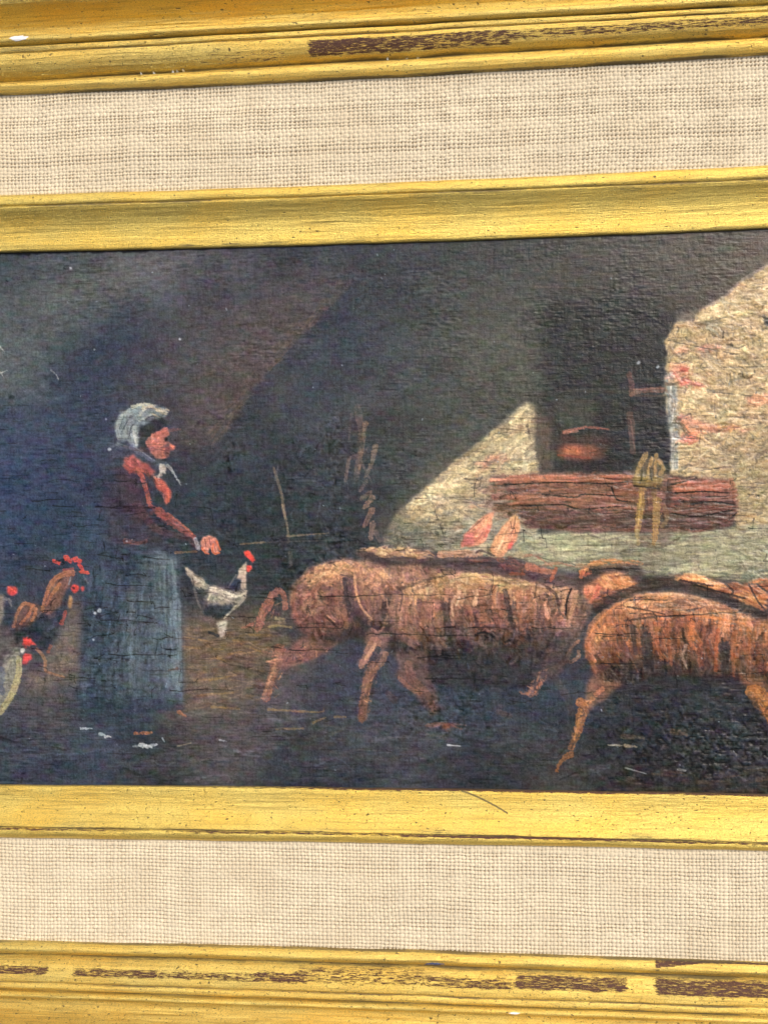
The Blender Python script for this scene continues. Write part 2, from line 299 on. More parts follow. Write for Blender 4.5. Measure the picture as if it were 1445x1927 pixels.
    PO([(284, 952), (300, 958), (368, 1010), (362, 1022), (300, 980)], 30, -32, 18, 4, .16, .65, 8, .2, 2)
    # ---- fork and rope by the wall
    S([(515, 880), (528, 922), (536, 965), (543, 1008)], 4.5, (136, 120, 104), .75); S([(531, 950), (537, 975)], 4, (168, 148, 120), .6)
    S([(541, 1009), (580, 1006), (618, 1003)], 4, (130, 112, 98), .75, 2); S([(546, 1040), (548, 1062)], 7, (96, 92, 98), .7); S([(500, 1021), (640, 1016)], 2, (84, 84, 92), .6)
    for p, w, c_ in (([(672, 770), (680, 815), (678, 850), (670, 900)], 13, (100, 88, 88)), ([(688, 796), (682, 830), (676, 880)], 9, (124, 102, 88)), ([(657, 860), (650, 905)], 7, (106, 92, 88)), ([(706, 840), (700, 870), (688, 896)], 8, (122, 104, 92)),
                     ([(660, 780), (656, 830)], 4, (86, 80, 86)), ([(696, 928), (680, 938)], 8, (112, 94, 88)), ([(701, 936), (686, 956)], 10, (140, 110, 98)), ([(700, 960), (686, 990)], 10, (146, 112, 98)),
                     ([(701, 986), (698, 1012)], 10, (152, 118, 104)), ([(706, 1002), (714, 1016)], 10, (128, 108, 100)), ([(690, 905), (676, 925)], 7, (100, 90, 88)), ([(680, 870), (700, 910)], 4, (92, 84, 86))):
        S(p, w*1.15, np.array(c_)*1.06, .8, w*.8, relief=.14)
    # ---- stucco wall, left piece
    WL = [(982, 762), (992, 757), (1003, 761), (1011, 786), (1006, 830), (1011, 867), (1014, 890), (1010, 990), (1000, 1056), (880, 1040), (722, 1032), (724, 1005), (744, 970), (780, 936), (830, 892), (872, 856), (908, 826), (946, 793)]
    P([(720, 1030), (716, 985), (800, 890), (850, 850), (900, 820), (900, 900), (800, 1000)], (108, 100, 88), 13, .5)
    P(WL, (176, 164, 136), 2.6, .97, .15, 1.0)
    F(WL, 420, lambda x, y: 30 if y < 900 else 8, 34, 6, [(220, 200, 156), (204, 184, 144), (176, 162, 130), (226, 206, 164), (156, 146, 120), (208, 188, 148)], .7, 22, feather=2.5, relief=.12)
    P([(725, 1000), (800, 985), (900, 975), (1000, 985), (1000, 1050), (722, 1034)], (118, 120, 112), 14, .55)
    P([(700, 1040), (706, 985), (745, 955), (780, 960), (790, 1000), (840, 1036)], (78, 82, 80), 13, .6)
    P([(850, 945), (940, 900), (1000, 890), (1000, 990), (900, 1000)], (126, 114, 108), 16, .4)
    F([(722, 1000), (880, 980), (1000, 990), (990, 1045), (722, 1032)], 110, 2, 26, 5, [(150, 144, 122), (104, 108, 104), (134, 132, 116), (84, 92, 94)], .55, 18, feather=4, relief=.1)
    F([(880, 905), (1000, 890), (1000, 960), (880, 960)], 80, 0, 44, 3, [(164, 160, 142), (108, 106, 104), (186, 176, 150), (128, 98, 92)], .6, 6, feather=6, relief=.1)
    P([(915, 858), (950, 856), (958, 868), (930, 874), (905, 880)], (206, 150, 126), 3, .7)
    S([(895, 872), (950, 870)], 6, (194, 150, 126), .6); S([(830, 905), (850, 882), (880, 855)], 9, (120, 108, 96), .4)
    S([(885, 902), (905, 899)], 5, (80, 84, 80), .7); S([(965, 866), (980, 866)], 9, (120, 122, 108), .5); S([(992, 800), (996, 825)], 4, (100, 92, 80), .6)
    for p in ([(800, 930), (815, 950), (820, 968), (832, 1000), (838, 1022)], [(760, 985), (838, 982), (900, 984)], [(780, 938), (890, 936)], [(860, 848), (900, 850), (930, 852)], [(930, 805), (1000, 812)], [(900, 880), (990, 885)], [(925, 870), (900, 868)], [(840, 1014), (935, 1015)]):
        S(p, 1.6, (66, 60, 56), .75, relief=-.15)
    for _ in range(90):
        x = RNG.uniform(740, 1005); y = RNG.uniform(790, 1020)
        if y > 1017-(x-725)*.98: S([(x, y), (x+RNG.normal()*5, y+RNG.normal()*3)], 2+2*RNG.random(), (88, 86, 78), .5, relief=-.06)
    # post and window things
    P([(1004, 765), (1032, 790), (1042, 888), (1012, 888), (1006, 830)], (88, 80, 76), 6, .8); F([(1006, 770), (1036, 790), (1042, 886), (1012, 886)], 30, 88, 40, 5, [(104, 90, 84), (72, 70, 72), (96, 84, 76)], .5, 8)
    P([(1036, 752), (1118, 752), (1122, 800), (1050, 806)], (74, 77, 72), 5, .7); S([(1070, 735), (1180, 738)], 6, (70, 66, 64), .6, soft=2)
    S([(1183, 703), (1187, 722), (1188, 742)], 10, (100, 68, 68), .85); S([(1188, 742), (1210, 735), (1250, 733)], 9, (116, 78, 72), .85); S([(1192, 733), (1248, 730)], 3, (144, 100, 88), .7); S([(1195, 745), (1248, 745)], 4, (84, 70, 66), .7)
    S([(1184, 780), (1188, 810), (1190, 850)], 12, (98, 74, 72), .8); S([(1186, 790), (1193, 845)], 3, (124, 92, 86), .6); S([(1050, 800), (1060, 830)], 8, (60, 50, 52), .5)
    S([(1060, 813), (1080, 808), (1110, 804), (1146, 808)], 6, (166, 98, 86), .85, 3); S([(1062, 814), (1085, 811)], 5, (206, 138, 118), .7)
    P([(1046, 846), (1060, 838), (1100, 838), (1140, 846), (1130, 862), (1090, 868), (1050, 862)], (112, 66, 60), 3, .9); P([(1044, 826), (1060, 818), (1140, 818), (1150, 834), (1140, 860), (1110, 870), (1066, 868), (1046, 852)], (92, 60, 58), 4, .6); P([(1050, 846), (1066, 838), (1108, 838), (1132, 846), (1118, 860), (1070, 862)], (150, 84, 66), 4, .75); P(E(1077, 848, 17, 8), (202, 122, 86), 4, .8); S([(1050, 832), (1140, 832)], 3, (60, 48, 52), .7); S([(1050, 856), (1110, 862)], 4, (150, 70, 60), .7)
    P([(1040, 870), (1140, 868), (1180, 888), (1040, 890)], (50, 48, 60), 3, .7)
    # ---- stucco wall, right piece
    WR = [(1700, 440), (1500, 460), (1443, 500), (1397, 526), (1357, 563), (1324, 579), (1300, 603), (1271, 606), (1264, 623), (1251, 643), (1256, 666), (1251, 712), (1254, 779), (1261, 809), (1264, 835), (1261, 893), (1375, 905), (1385, 995), (1380, 1092), (1445, 1095), (1700, 1100)]
    P(WR, (176, 156, 122), 1.8, .98, .2, 2)
    F(WR, 1100, lambda x, y: 8+20*np.sin(x*.02+y*.013), 30, 6, [(212, 188, 144), (196, 170, 130), (172, 150, 114), (224, 200, 158), (202, 170, 134), (180, 160, 122), (146, 128, 100)], .75, 24, feather=2, relief=.2)
    F(WR, 420, lambda x, y: 4+16*np.sin(x*.02+y*.013), 46, 9, [(218, 194, 150), (202, 176, 136), (182, 158, 120)], .55, 16, feather=4, relief=.25, bristle=.7)
    P([(1340, 830), (1480, 800), (1700, 800), (1700, 1000), (1385, 1000), (1370, 900), (1290, 880)], (152, 140, 114), 22, .5)
    F([(1360, 850), (1700, 830), (1700, 1090), (1390, 1090), (1380, 900)], 200, 10, 24, 6, [(182, 168, 126), (148, 138, 114), (166, 156, 120), (122, 116, 102)], .55, 30, feather=6, relief=.12)
    P([(1275, 590), (1330, 580), (1445, 520), (1445, 560), (1340, 620), (1280, 630)], (198, 180, 146), 6, .4)
    for poly, c_, a in (([(1265, 652), (1300, 655), (1350, 645), (1360, 656), (1320, 664), (1262, 662)], (208, 156, 132), .6), ([(1262, 684), (1295, 684), (1302, 700), (1285, 712), (1262, 708)], (206, 146, 124), .6),
                        ([(1272, 708), (1290, 712), (1312, 720), (1335, 728), (1278, 724)], (200, 94, 90), .75), ([(1262, 700), (1280, 704), (1276, 716), (1262, 716)], (208, 140, 122), .65), ([(1280, 690), (1296, 690), (1292, 699), (1280, 700)], (204, 110, 98), .6),
                        ([(1272, 782), (1290, 784), (1340, 800), (1430, 806), (1350, 812), (1300, 816), (1290, 832), (1280, 800)], (210, 142, 120), .65), ([(1284, 812), (1312, 812), (1316, 826), (1296, 832), (1286, 826)], (210, 122, 106), .6),
                        ([(1400, 745), (1500, 745), (1500, 765), (1410, 760)], (212, 152, 124), .7), ([(1278, 728), (1330, 728), (1325, 745), (1300, 758), (1280, 745)], (224, 204, 164), .8), ([(1282, 772), (1276, 780), (1272, 790), (1280, 792)], (196, 108, 100), .6)):
        P(poly, c_, 2, a, .08, 2.5)
        F(poly, 12, 5, 20, 4, [np.array(c_)*1.06, np.array(c_)*.9], .6, 18, relief=.12)
    P([(1252, 706), (1262, 700), (1272, 730), (1270, 780), (1276, 820), (1272, 885), (1262, 885), (1264, 835), (1254, 780)], (138, 142, 140), 2.5, .8)
    F([(1252, 706), (1264, 700), (1274, 735), (1278, 885), (1262, 885), (1262, 820), (1254, 780)], 60, 88, 30, 3, [(184, 186, 180), (116, 124, 126), (164, 166, 160), (210, 204, 192)], .8, 8, relief=.14)
    for _ in range(260):
        x = RNG.uniform(1262, 1660); y = RNG.uniform(570, 1080)
        if y < 640-(x-1260)*.66 or (x < 1385 and y > 895): continue
        S([(x, y), (x+RNG.normal()*6, y+RNG.normal()*3.5)], 1.8+2.4*RNG.random(), [(104, 94, 76), (74, 68, 62), (140, 124, 98)][RNG.integers(3)], .6, relief=-.12)
    for _ in range(46):
        x = RNG.uniform(1262, 1290) if RNG.random() < .4 else RNG.uniform(1290, 1440); y = RNG.uniform(605, 650)
        S([(x, y), (x+RNG.normal()*3, y+7)], 2.5, (112, 100, 80), .6, relief=-.15)
    for x in (1366, 1373, 1380, 1388, 1396, 1404): S([(x, 702), (x+1, 718)], 3, (112, 104, 84), .6, relief=-.12)
    for p in ([(1256, 682), (1275, 684), (1290, 680)], [(1340, 738), (1445, 747), (1600, 752)], [(1254, 823), (1330, 826)], [(1320, 692), (1445, 690)], [(1380, 785), (1445, 788)], [(1256, 640), (1300, 650), (1390, 668)], [(1380, 915), (1445, 918)], [(1310, 612), (1400, 590), (1445, 600)]):
        S(p, 1.7, (70, 62, 54), .8, relief=-.2)
    P(E(1444, 606, 6, 9), (44, 50, 66), 1.5, .8)
    S([(1443, 500), (1397, 526), (1357, 563), (1324, 579)], 5, (150, 136, 130), .6)
    # ---- low wall and beam
    LW = [(975, 1012), (1060, 1000), (1200, 1004), (1380, 992), (1450, 985), (1700, 980), (1700, 1110), (1445, 1100), (1290, 1086), (1100, 1078), (990, 1062)]
    P(LW, (146, 144, 120), 3, .97, .1)
    F(LW, 420, 1, 60, 5, [(172, 168, 136), (150, 148, 122), (128, 128, 110), (186, 180, 142), (112, 114, 104)], .6, 5, feather=3, relief=.14)
    F([(990, 1005), (1190, 1004), (1180, 1035), (990, 1045)], 50, 1, 60, 5, [(182, 180, 148), (166, 166, 138)], .6, 4, feather=4, relief=.12)
    P([(980, 1058), (1110, 1072), (1300, 1080), (1290, 1092), (1000, 1084)], (98, 100, 96), 6, .55)
    for p in ([(990, 1022), (1100, 1026), (1180, 1024)], [(1010, 1048), (1060, 1058), (1120, 1052)], [(1180, 1034), (1240, 1032)], [(1000, 1002), (1060, 997), (1180, 999)]): S(p, 1.8, (78, 76, 66), .7, relief=-.15)
    BM = [(918, 898), (950, 891), (1190, 889), (1250, 892), (1290, 902), (1378, 902), (1386, 925), (1386, 965), (1372, 988), (1320, 1000), (1250, 1000), (1100, 1000), (990, 990), (930, 960)]
    P([(960, 893)]+BM[2:-1], (132, 82, 78), 3, .95, .1)
    P([(905, 900), (990, 892), (990, 985), (930, 965)], (132, 96, 88), 14, .5)
    F(BM, 330, 2, 60, 5, [(152, 90, 80), (124, 76, 76), (98, 64, 72), (168, 98, 84), (110, 70, 74)], .65, 5, feather=3, relief=.14)
    F([(930, 955), (1380, 960), (1360, 996), (1000, 994)], 110, 1, 60, 5, [(92, 60, 70), (110, 66, 72), (78, 58, 68)], .65, 4, feather=3, relief=.1)
    F([(960, 893), (1250, 893), (1250, 912), (960, 910)], 50, 1, 60, 4, [(190, 108, 88), (170, 96, 82)], .75, 3, feather=2, relief=.15)
    P([(1262, 908), (1300, 902), (1368, 904), (1372, 930), (1330, 934), (1280, 930), (1256, 944), (1252, 925)], (168, 92, 80), 3, .75, .1)
    F([(1262, 908), (1370, 904), (1372, 925), (1270, 930)], 40, 3, 40, 5, [(196, 112, 92), (172, 88, 78)], .7, 5, relief=.15)
    F([(1256, 935), (1384, 935), (1376, 990), (1250, 998)], 80, 4, 50, 5, [(130, 66, 72), (96, 66, 84), (152, 78, 74), (84, 60, 74)], .6, 8, relief=.12)
    for p in ([(1262, 910), (1285, 906), (1310, 900)], [(1258, 920), (1290, 912)], [(1280, 924), (1370, 926)], [(1300, 936), (1365, 934)], [(1000, 905), (1100, 903), (1250, 907)], [(960, 922), (1050, 930), (1160, 924)], [(980, 948), (1080, 944), (1150, 950)], [(1385, 965), (1360, 985), (1320, 985)]):
        S(p, 2.6, (56, 46, 56), .8, relief=-.18)
    S([(1376, 905), (1384, 940)], 10, (196, 110, 90), .45, soft=3)
    P([(1225, 1000), (1255, 1000), (1256, 1026), (1236, 1024)], (126, 92, 84), 4, .6)
    # ---- pigs, back row
    P([(664, 1038), (700, 1030), (730, 1028), (800, 1036), (838, 1046), (960, 1050), (1050, 1078), (1110, 1095), (1080, 1125), (900, 1085), (760, 1072), (690, 1056)], (96, 76, 80), 3, .9)
    F([(670, 1036), (700, 1028), (730, 1027), (790, 1034), (832, 1046), (800, 1053), (720, 1046)], 90, -6, 20, 5, [(206, 170, 130), (186, 146, 118), (218, 188, 148), (160, 124, 104)], .8, 20, feather=1.5, relief=.25)
    S([(830, 1043), (870, 1042), (905, 1042)], 12, (196, 152, 126), .85, relief=.2); S([(690, 1050), (760, 1062), (860, 1058), (960, 1066)], 9, (64, 56, 66), .7)
    F([(860, 1050), (960, 1045), (1050, 1078), (1060, 1095), (900, 1075)], 60, -14, 26, 6, [(84, 62, 70), (120, 78, 76), (70, 58, 70), (150, 90, 78)], .6, 16, relief=.15)
    S([(994, 1066), (1020, 1074), (1040, 1076)], 13, (190, 124, 98), .8, 8); S([(1046, 1070), (1036, 1092)], 7, (190, 104, 78), .8); S([(960, 1080), (985, 1080)], 6, (164, 86, 70), .7)
    # ---- pig body A (haunch) and flank
    A = [(545, 1128), (548, 1104), (566, 1086), (584, 1070), (612, 1058), (646, 1051), (686, 1056), (730, 1066), (775, 1062), (850, 1074), (900, 1090), (880, 1200), (870, 1235), (800, 1240), (740, 1230), (700, 1210), (660, 1200), (620, 1215), (590, 1210), (568, 1190), (550, 1165)]
    P(A, (128, 88, 86), 3, .95, .15)
    def ang_a(x, y): return np.degrees(np.arctan2(-(y-1150)*.9, (x-620)))+90
    F([(545, 1128), (566, 1086), (612, 1058), (660, 1054), (665, 1120), (660, 1190), (620, 1210), (580, 1200), (550, 1165)], 330, ang_a, 16, 5, [(150, 98, 90), (132, 84, 84), (166, 108, 92), (118, 78, 84), (142, 90, 84)], .6, 35, feather=2, relief=.14)
    F([(575, 1082), (610, 1060), (646, 1052), (690, 1058), (690, 1080), (640, 1085), (600, 1100), (580, 1105)], 130, 35, 15, 5, [(216, 176, 132), (196, 148, 112), (180, 124, 98), (206, 160, 120)], .75, 30, feather=3, relief=.22)
    F([(672, 1070), (740, 1070), (765, 1090), (750, 1150), (700, 1140), (674, 1110)], 130, 60, 18, 6, [(180, 136, 108), (160, 112, 96), (196, 156, 122), (146, 102, 92)], .65, 35, feather=4, relief=.18)
    F([(680, 1110), (780, 1110), (850, 1110), (870, 1200), (860, 1230), (760, 1225), (700, 1190)], 230, 80, 24, 7, [(134, 90, 88), (118, 82, 88), (150, 100, 90), (108, 78, 86)], .55, 18, feather=6, relief=.12)
    P([(640, 1090), (655, 1080), (664, 1110), (668, 1140), (690, 1165), (712, 1176), (700, 1190), (670, 1180), (652, 1150), (646, 1120)], (78, 66, 82), 4, .8)
    S([(668, 1084), (669, 1110), (678, 1140)], 6, (206, 156, 120), .75, 3); S([(648, 1150), (652, 1175)], 9, (160, 110, 88), .7); S([(638, 1072), (642, 1130), (650, 1150)], 8, (150, 102, 88), .6)
    S([(585, 1125), (590, 1135)], 6, (150, 74, 62), .7); S([(614, 1160), (628, 1172), (640, 1185)], 6, (168, 120, 104), .6)
    S([(740, 1110), (735, 1140), (728, 1170)], 12, (164, 116, 100), .6); S([(760, 1150), (755, 1200)], 10, (150, 106, 94), .4)
    P([(640, 1190), (700, 1180), (760, 1215), (790, 1260), (700, 1250), (640, 1240)], (62, 66, 86), 9, .7)
    # hind leg
    P([(566, 1200), (600, 1190), (640, 1185), (632, 1212), (590, 1240), (545, 1256), (526, 1262), (524, 1226), (545, 1222)], (132, 92, 88), 3, .9, .1)
    F([(545, 1222), (600, 1195), (636, 1195), (600, 1235), (530, 1258)], 70, 25, 26, 6, [(152, 104, 92), (120, 84, 86), (140, 98, 90)], .6, 14, relief=.12)
    S([(526, 1222), (518, 1255), (507, 1290), (501, 1312)], 21, (150, 104, 90), .93, 15); S([(523, 1228), (514, 1260), (500, 1300)], 5, (196, 146, 116), .7); S([(527, 1245), (515, 1300)], 5, (104, 76, 78), .6); S([(498, 1300), (497, 1318)], 5, (150, 120, 104), .7, 2)
    # ---- pig body B
    Bp = [(757, 1112), (790, 1094), (830, 1080), (870, 1075), (910, 1080), (960, 1086), (1010, 1098), (1060, 1108), (1100, 1112), (1112, 1150), (1096, 1190), (1070, 1225), (1010, 1240), (930, 1240), (870, 1230), (850, 1190), (846, 1130)]
    P(Bp, (136, 92, 82), 4, .92, .15)
    F([(846, 1120), (900, 1095), (1000, 1100), (1060, 1120), (1070, 1170), (1000, 1200), (900, 1200), (860, 1180)], 330, 84, 22, 6, [(166, 106, 86), (146, 94, 82), (182, 120, 92), (126, 82, 80), (158, 100, 84)], .6, 26, feather=4, relief=.16)
    F([(757, 1112), (790, 1094), (830, 1079), (900, 1078), (960, 1088), (1040, 1104), (1080, 1116), (1000, 1110), (920, 1100), (850, 1100), (800, 1112)], 190, lambda x, y: 22 if x < 840 else -10, 24, 5, [(206, 176, 124), (186, 152, 112), (164, 122, 98), (214, 184, 134), (176, 140, 108)], .7, 14, feather=3, relief=.2)
    F([(1040, 1105), (1100, 1108), (1110, 1150), (1080, 1190), (1050, 1160)], 60, 100, 24, 6, [(150, 100, 86), (110, 78, 78), (180, 136, 110), (90, 70, 76)], .6, 20, relief=.15)
    S([(1064, 1110), (1063, 1130), (1058, 1150)], 10, (190, 142, 112), .6); S([(1074, 1112), (1066, 1140), (1062, 1162)], 3, (50, 44, 50), .8, relief=-.2); S([(1082, 1116), (1080, 1140), (1066, 1165)], 9, (176, 132, 104), .7)
    S([(953, 1120), (960, 1150), (966, 1180)], 12, (78, 66, 76), .7); S([(925, 1090), (927, 1125)], 3, (96, 64, 60), .6)
    S([(832, 1145), (846, 1190), (850, 1225)], 18, (72, 68, 84), .55, soft=4); S([(862, 1120), (852, 1130), (848, 1156)], 7, (206, 168, 138), .8, 4); S([(862, 1126), (856, 1144)], 3, (230, 200, 170), .7)
    P([(840, 1190), (920, 1200), (1010, 1200), (1090, 1180), (1100, 1230), (1080, 1280), (860, 1290), (830, 1250)], (66, 68, 84), 15, .72)
    F([(860, 1180), (1070, 1180), (1060, 1230), (870, 1230)], 110, 20, 20, 6, [(104, 80, 82), (70, 66, 80), (120, 84, 78), (60, 64, 82)], .42, 40, feather=8, relief=.14)
    S([(930, 1290), (935, 1330)], 20, (78, 74, 82), .5, soft=4); S([(938, 1340), (958, 1348)], 10, (122, 90, 80), .6, soft=2); P([(835, 1362), (850, 1364), (860, 1368), (846, 1372), (830, 1370)], (166, 96, 74), 1.2, .9)
    P([(820, 1260), (1080, 1260), (1060, 1400), (840, 1390)], (54, 66, 90), 26, .35)
    # foot and tail of the front pig
    S([(1088, 1206), (1076, 1216), (1068, 1234), (1072, 1246), (1088, 1236), (1088, 1226)], 6, (160, 114, 96), .85); S([(1064, 1244), (1050, 1254), (1034, 1262), (1020, 1274)], 8, (160, 108, 88), .88)
    S([(1018, 1272), (1008, 1290), (998, 1306)], 18, (150, 104, 96), .9, 15); S([(1024, 1272), (1012, 1292), (1006, 1306)], 4, (186, 112, 84), .8); S([(998, 1304), (984, 1306), (978, 1302)], 7, (164, 114, 96), .8, 3); P([(996, 1262), (1014, 1258), (1012, 1280), (1004, 1286)], (112, 80, 82), 3, .6)
    S([(1040, 1270), (1060, 1300), (1076, 1340)], 14, (84, 78, 82), .55, soft=4)
    # ---- heads and backs at right
    P([(1085, 1078), (1120, 1060), (1200, 1062), (1215, 1085), (1300, 1085), (1420, 1100), (1700, 1080), (1700, 1180), (1440, 1172), (1370, 1135), (1260, 1104), (1180, 1118), (1120, 1150), (1085, 1130)], (74, 60, 64), 4, .9)
    P([(1096, 1108), (1110, 1094), (1132, 1080), (1158, 1075), (1180, 1082), (1200, 1098), (1212, 1104), (1180, 1122), (1140, 1138), (1108, 1136)], (178, 116, 88), 3, .95, .2)
    F([(1128, 1084), (1158, 1075), (1184, 1086), (1200, 1100), (1170, 1112), (1130, 1102)], 50, -20, 20, 6, [(222, 158, 110), (206, 136, 96), (230, 176, 130)], .75, 22, relief=.25)
    F([(1096, 1106), (1130, 1096), (1128, 1130), (1105, 1136)], 26, 60, 18, 6, [(210, 120, 96), (176, 88, 76), (226, 150, 120)], .75, 22, relief=.2)
    P(E(1112, 1106, 5, 7), (226, 160, 130), 1.5, .7); F([(1120, 1112), (1190, 1104), (1160, 1130), (1110, 1145)], 40, 20, 24, 5, [(120, 74, 66), (90, 60, 62), (150, 94, 74)], .7, 14, relief=.14)
    S([(1094, 1076), (1106, 1068), (1128, 1058), (1160, 1055), (1206, 1060)], 10, (206, 138, 92), .93, 9, relief=.25); S([(1092, 1086), (1096, 1078)], 8, (196, 104, 76), .85); S([(1100, 1082), (1110, 1077)], 7, (190, 106, 82), .8); S([(1110, 1070), (1150, 1067), (1200, 1074)], 6, (46, 44, 54), .85)
    P([(1200, 1100), (1230, 1090), (1265, 1088), (1268, 1100), (1210, 1110)], (92, 66, 60), 3, .8)
    F([(1266, 1082), (1300, 1080), (1340, 1088), (1362, 1096), (1420, 1100), (1445, 1120), (1440, 1150), (1380, 1125), (1330, 1110), (1275, 1092)], 140, -14, 28, 7, [(196, 130, 88), (168, 100, 72), (214, 158, 110), (146, 86, 68)], .75, 14, feather=2, relief=.22)
    F([(1268, 1082), (1310, 1082), (1362, 1098), (1350, 1112), (1310, 1100), (1272, 1092)], 40, -10, 26, 6, [(226, 172, 122), (210, 148, 104)], .8, 8, relief=.25)
    F([(1400, 1096), (1450, 1086), (1700, 1080), (1700, 1170), (1450, 1150)], 120, -30, 30, 8, [(190, 112, 76), (150, 88, 66), (206, 130, 90), (116, 74, 64)], .75, 20, feather=2, relief=.2)
    for p in ([(1300, 1098), (1345, 1112), (1400, 1126)], [(1362, 1096), (1378, 1112), (1376, 1118)], [(1280, 1092), (1340, 1102)], [(1408, 1100), (1424, 1130), (1440, 1150)]): S(p, 3.5, (66, 50, 54), .8, relief=-.15)
    S([(1125, 1150), (1160, 1122), (1210, 1104), (1260, 1099), (1310, 1106), (1360, 1122), (1410, 1148), (1445, 1160)], 12, (60, 54, 58), .72, soft=3)
    # ---- pig body C
    Cp = [(1098, 1220), (1103, 1196), (1128, 1160), (1161, 1135), (1200, 1120), (1255, 1114), (1311, 1121), (1363, 1138), (1405, 1160), (1445, 1168), (1560, 1190), (1640, 1240), (1600, 1300), (1470, 1300), (1400, 1285), (1377, 1272), (1322, 1273), (1239, 1267), (1200, 1284), (1140, 1300), (1111, 1262)]
    P(Cp, (132, 84, 66), 3, .97, .18)
    F(Cp, 700, lambda x, y: (140-(x-1098)*.9 if x < 1150 else 92), 26, 6, [(160, 98, 68), (140, 84, 64), (176, 110, 76), (118, 74, 64), (150, 88, 62)], .62, 18, feather=2.5, relief=.18)
    F([(1103, 1196), (1128, 1160), (1161, 1135), (1140, 1180), (1112, 1240), (1100, 1240)], 70, 60, 26, 6, [(190, 122, 84), (164, 102, 76)], .7, 14, relief=.22)
    F([(1150, 1142), (1200, 1120), (1255, 1115), (1311, 1122), (1363, 1140), (1405, 1162), (1340, 1160), (1250, 1150), (1180, 1158)], 230, lambda x, y: 14-(x-1150)*.12, 28, 5, [(190, 142, 108), (170, 124, 98), (206, 162, 124), (146, 104, 84), (178, 112, 80)], .7, 12, feather=3, relief=.22)
    F([(1130, 1165), (1240, 1150), (1400, 1165), (1440, 1185), (1440, 1200), (1250, 1172), (1140, 1186)], 70, -3, 30, 4, [(206, 122, 80), (186, 108, 74)], .65, 8, relief=.18)
    F([(1225, 1180), (1440, 1180), (1440, 1265), (1240, 1262)], 130, 88, 44, 6, [(186, 108, 70), (96, 66, 62), (164, 92, 62), (78, 62, 68), (150, 82, 60), (196, 122, 84)], .62, 7, feather=4, relief=.2)
    for x, y0_, y1_, w, c_ in ((1190, 1182, 1222, 9, (82, 66, 68)), (1215, 1185, 1230, 10, (74, 62, 68)), (1221, 1240, 1290, 22, (58, 60, 72)), (1360, 1220, 1268, 20, (60, 58, 66)), (1348, 1218, 1262, 6, (168, 96, 66)), (1250, 1205, 1240, 5, (196, 140, 104)), (1288, 1215, 1255, 5, (176, 142, 128)), (1300, 1185, 1200, 14, (196, 118, 82)), (1378, 1232, 1280, 6, (180, 98, 64)), (1412, 1222, 1260, 22, (164, 96, 66))):
        S([(x, y0_), (x+2, (y0_+y1_)/2), (x+4, y1_)], w, c_, .65, w*.7, soft=1.5)
    P([(1130, 1262), (1200, 1250), (1260, 1262), (1380, 1268), (1420, 1290), (1440, 1330), (1300, 1340), (1160, 1330), (1136, 1300)], (54, 60, 76), 12, .75)
    # shadows and heavy dark paint at lower right
    SH = [(1120, 1330), (1180, 1295), (1240, 1285), (1380, 1285), (1430, 1340), (1445, 1375), (1700, 1360), (1700, 1490), (1100, 1490)]
    P(SH, (46, 54, 70), 16, .6)
    F(SH, 420, 5, 14, 7, [(50, 56, 72), (64, 70, 86), (42, 48, 62), (56, 60, 72), (72, 66, 66)], .45, 60, feather=8, relief=.14)
    F([(1160, 1440), (1700, 1430), (1700, 1500), (1150, 1500)], 120, 2, 50, 6, [(70, 58, 56), (50, 48, 54), (86, 68, 58), (44, 44, 52)], .5, 5, feather=6, relief=.15)
    # worn, broken handling of the hides
    T(A, .05, 5, 3, .10, crev=.12); T(Bp, .05, 5, 3, .10, crev=.12); T(Cp, .05, 5, 3.5, .10, crev=.12); T(WR, .06, 7, 2.6, .24, 3, .22); T(WL, .06, 7, 2.6, .22, 3, .22); T(BM, .10, 12, 2, .2, 2, .3); T(LW, .06, 12, 2.2, .2, 3, .22)
    for poly, am in ((A, .0), (Bp, .0), (Cp, .0)):
        m_ = full(poly, 6); c0 = K.mean(-1, keepdims=True)
        K[:] += (m_*am)[..., None]*(c0*np.array([1.28, 1.0, .84])+10-K)
    # nearer animal's rump stands in front of the first one
    P([(757, 1106), (744, 1118), (736, 1145), (734, 1175), (742, 1208), (756, 1236), (742, 1240), (722, 1215), (714, 1180), (716, 1140), (730, 1112)], (74, 62, 74), 4, .8)
    P([(760, 1112), (800, 1094), (850, 1084), (860, 1130), (840, 1180), (800, 1215), (765, 1225), (748, 1200), (742, 1170), (746, 1136)], (150, 106, 92), 5, .8)
    F([(760, 1112), (800, 1094), (850, 1084), (856, 1130), (830, 1190), (770, 1222), (748, 1190), (746, 1136)], 120, lambda x, y: np.degrees(np.arctan2(-(y-1160), x-800))+90, 18, 5, [(176, 126, 104), (156, 108, 92), (138, 96, 90), (190, 142, 114)], .6, 30, feather=3, relief=.16)
    F([(760, 1112), (800, 1093), (850, 1080), (900, 1080), (880, 1096), (810, 1108), (770, 1128)], 50, 22, 20, 5, [(222, 184, 136), (206, 164, 122), (196, 148, 114)], .75, 14, feather=2, relief=.22)
    P([(742, 1200), (800, 1215), (850, 1205), (870, 1240), (840, 1280), (770, 1270)], (78, 72, 84), 9, .6)
    for cx0, cy0, rx0, ry0, al in ((610, 1085, 46, 24, .34), (700, 1085, 34, 22, .28), (800, 1108, 44, 20, .30), (900, 1108, 50, 20, .32), (985, 1120, 44, 24, .26), (1230, 1145, 90, 26, .30), (1370, 1165, 50, 22, .25), (1135, 1190, 26, 34, .25), (590, 1130, 30, 34, .2)):
        F(E(cx0, cy0, rx0, ry0), 60, 40, 17, 5, [(224, 178, 140), (208, 156, 122), (196, 138, 108)], al*1.6, 50, feather=9, relief=.2)
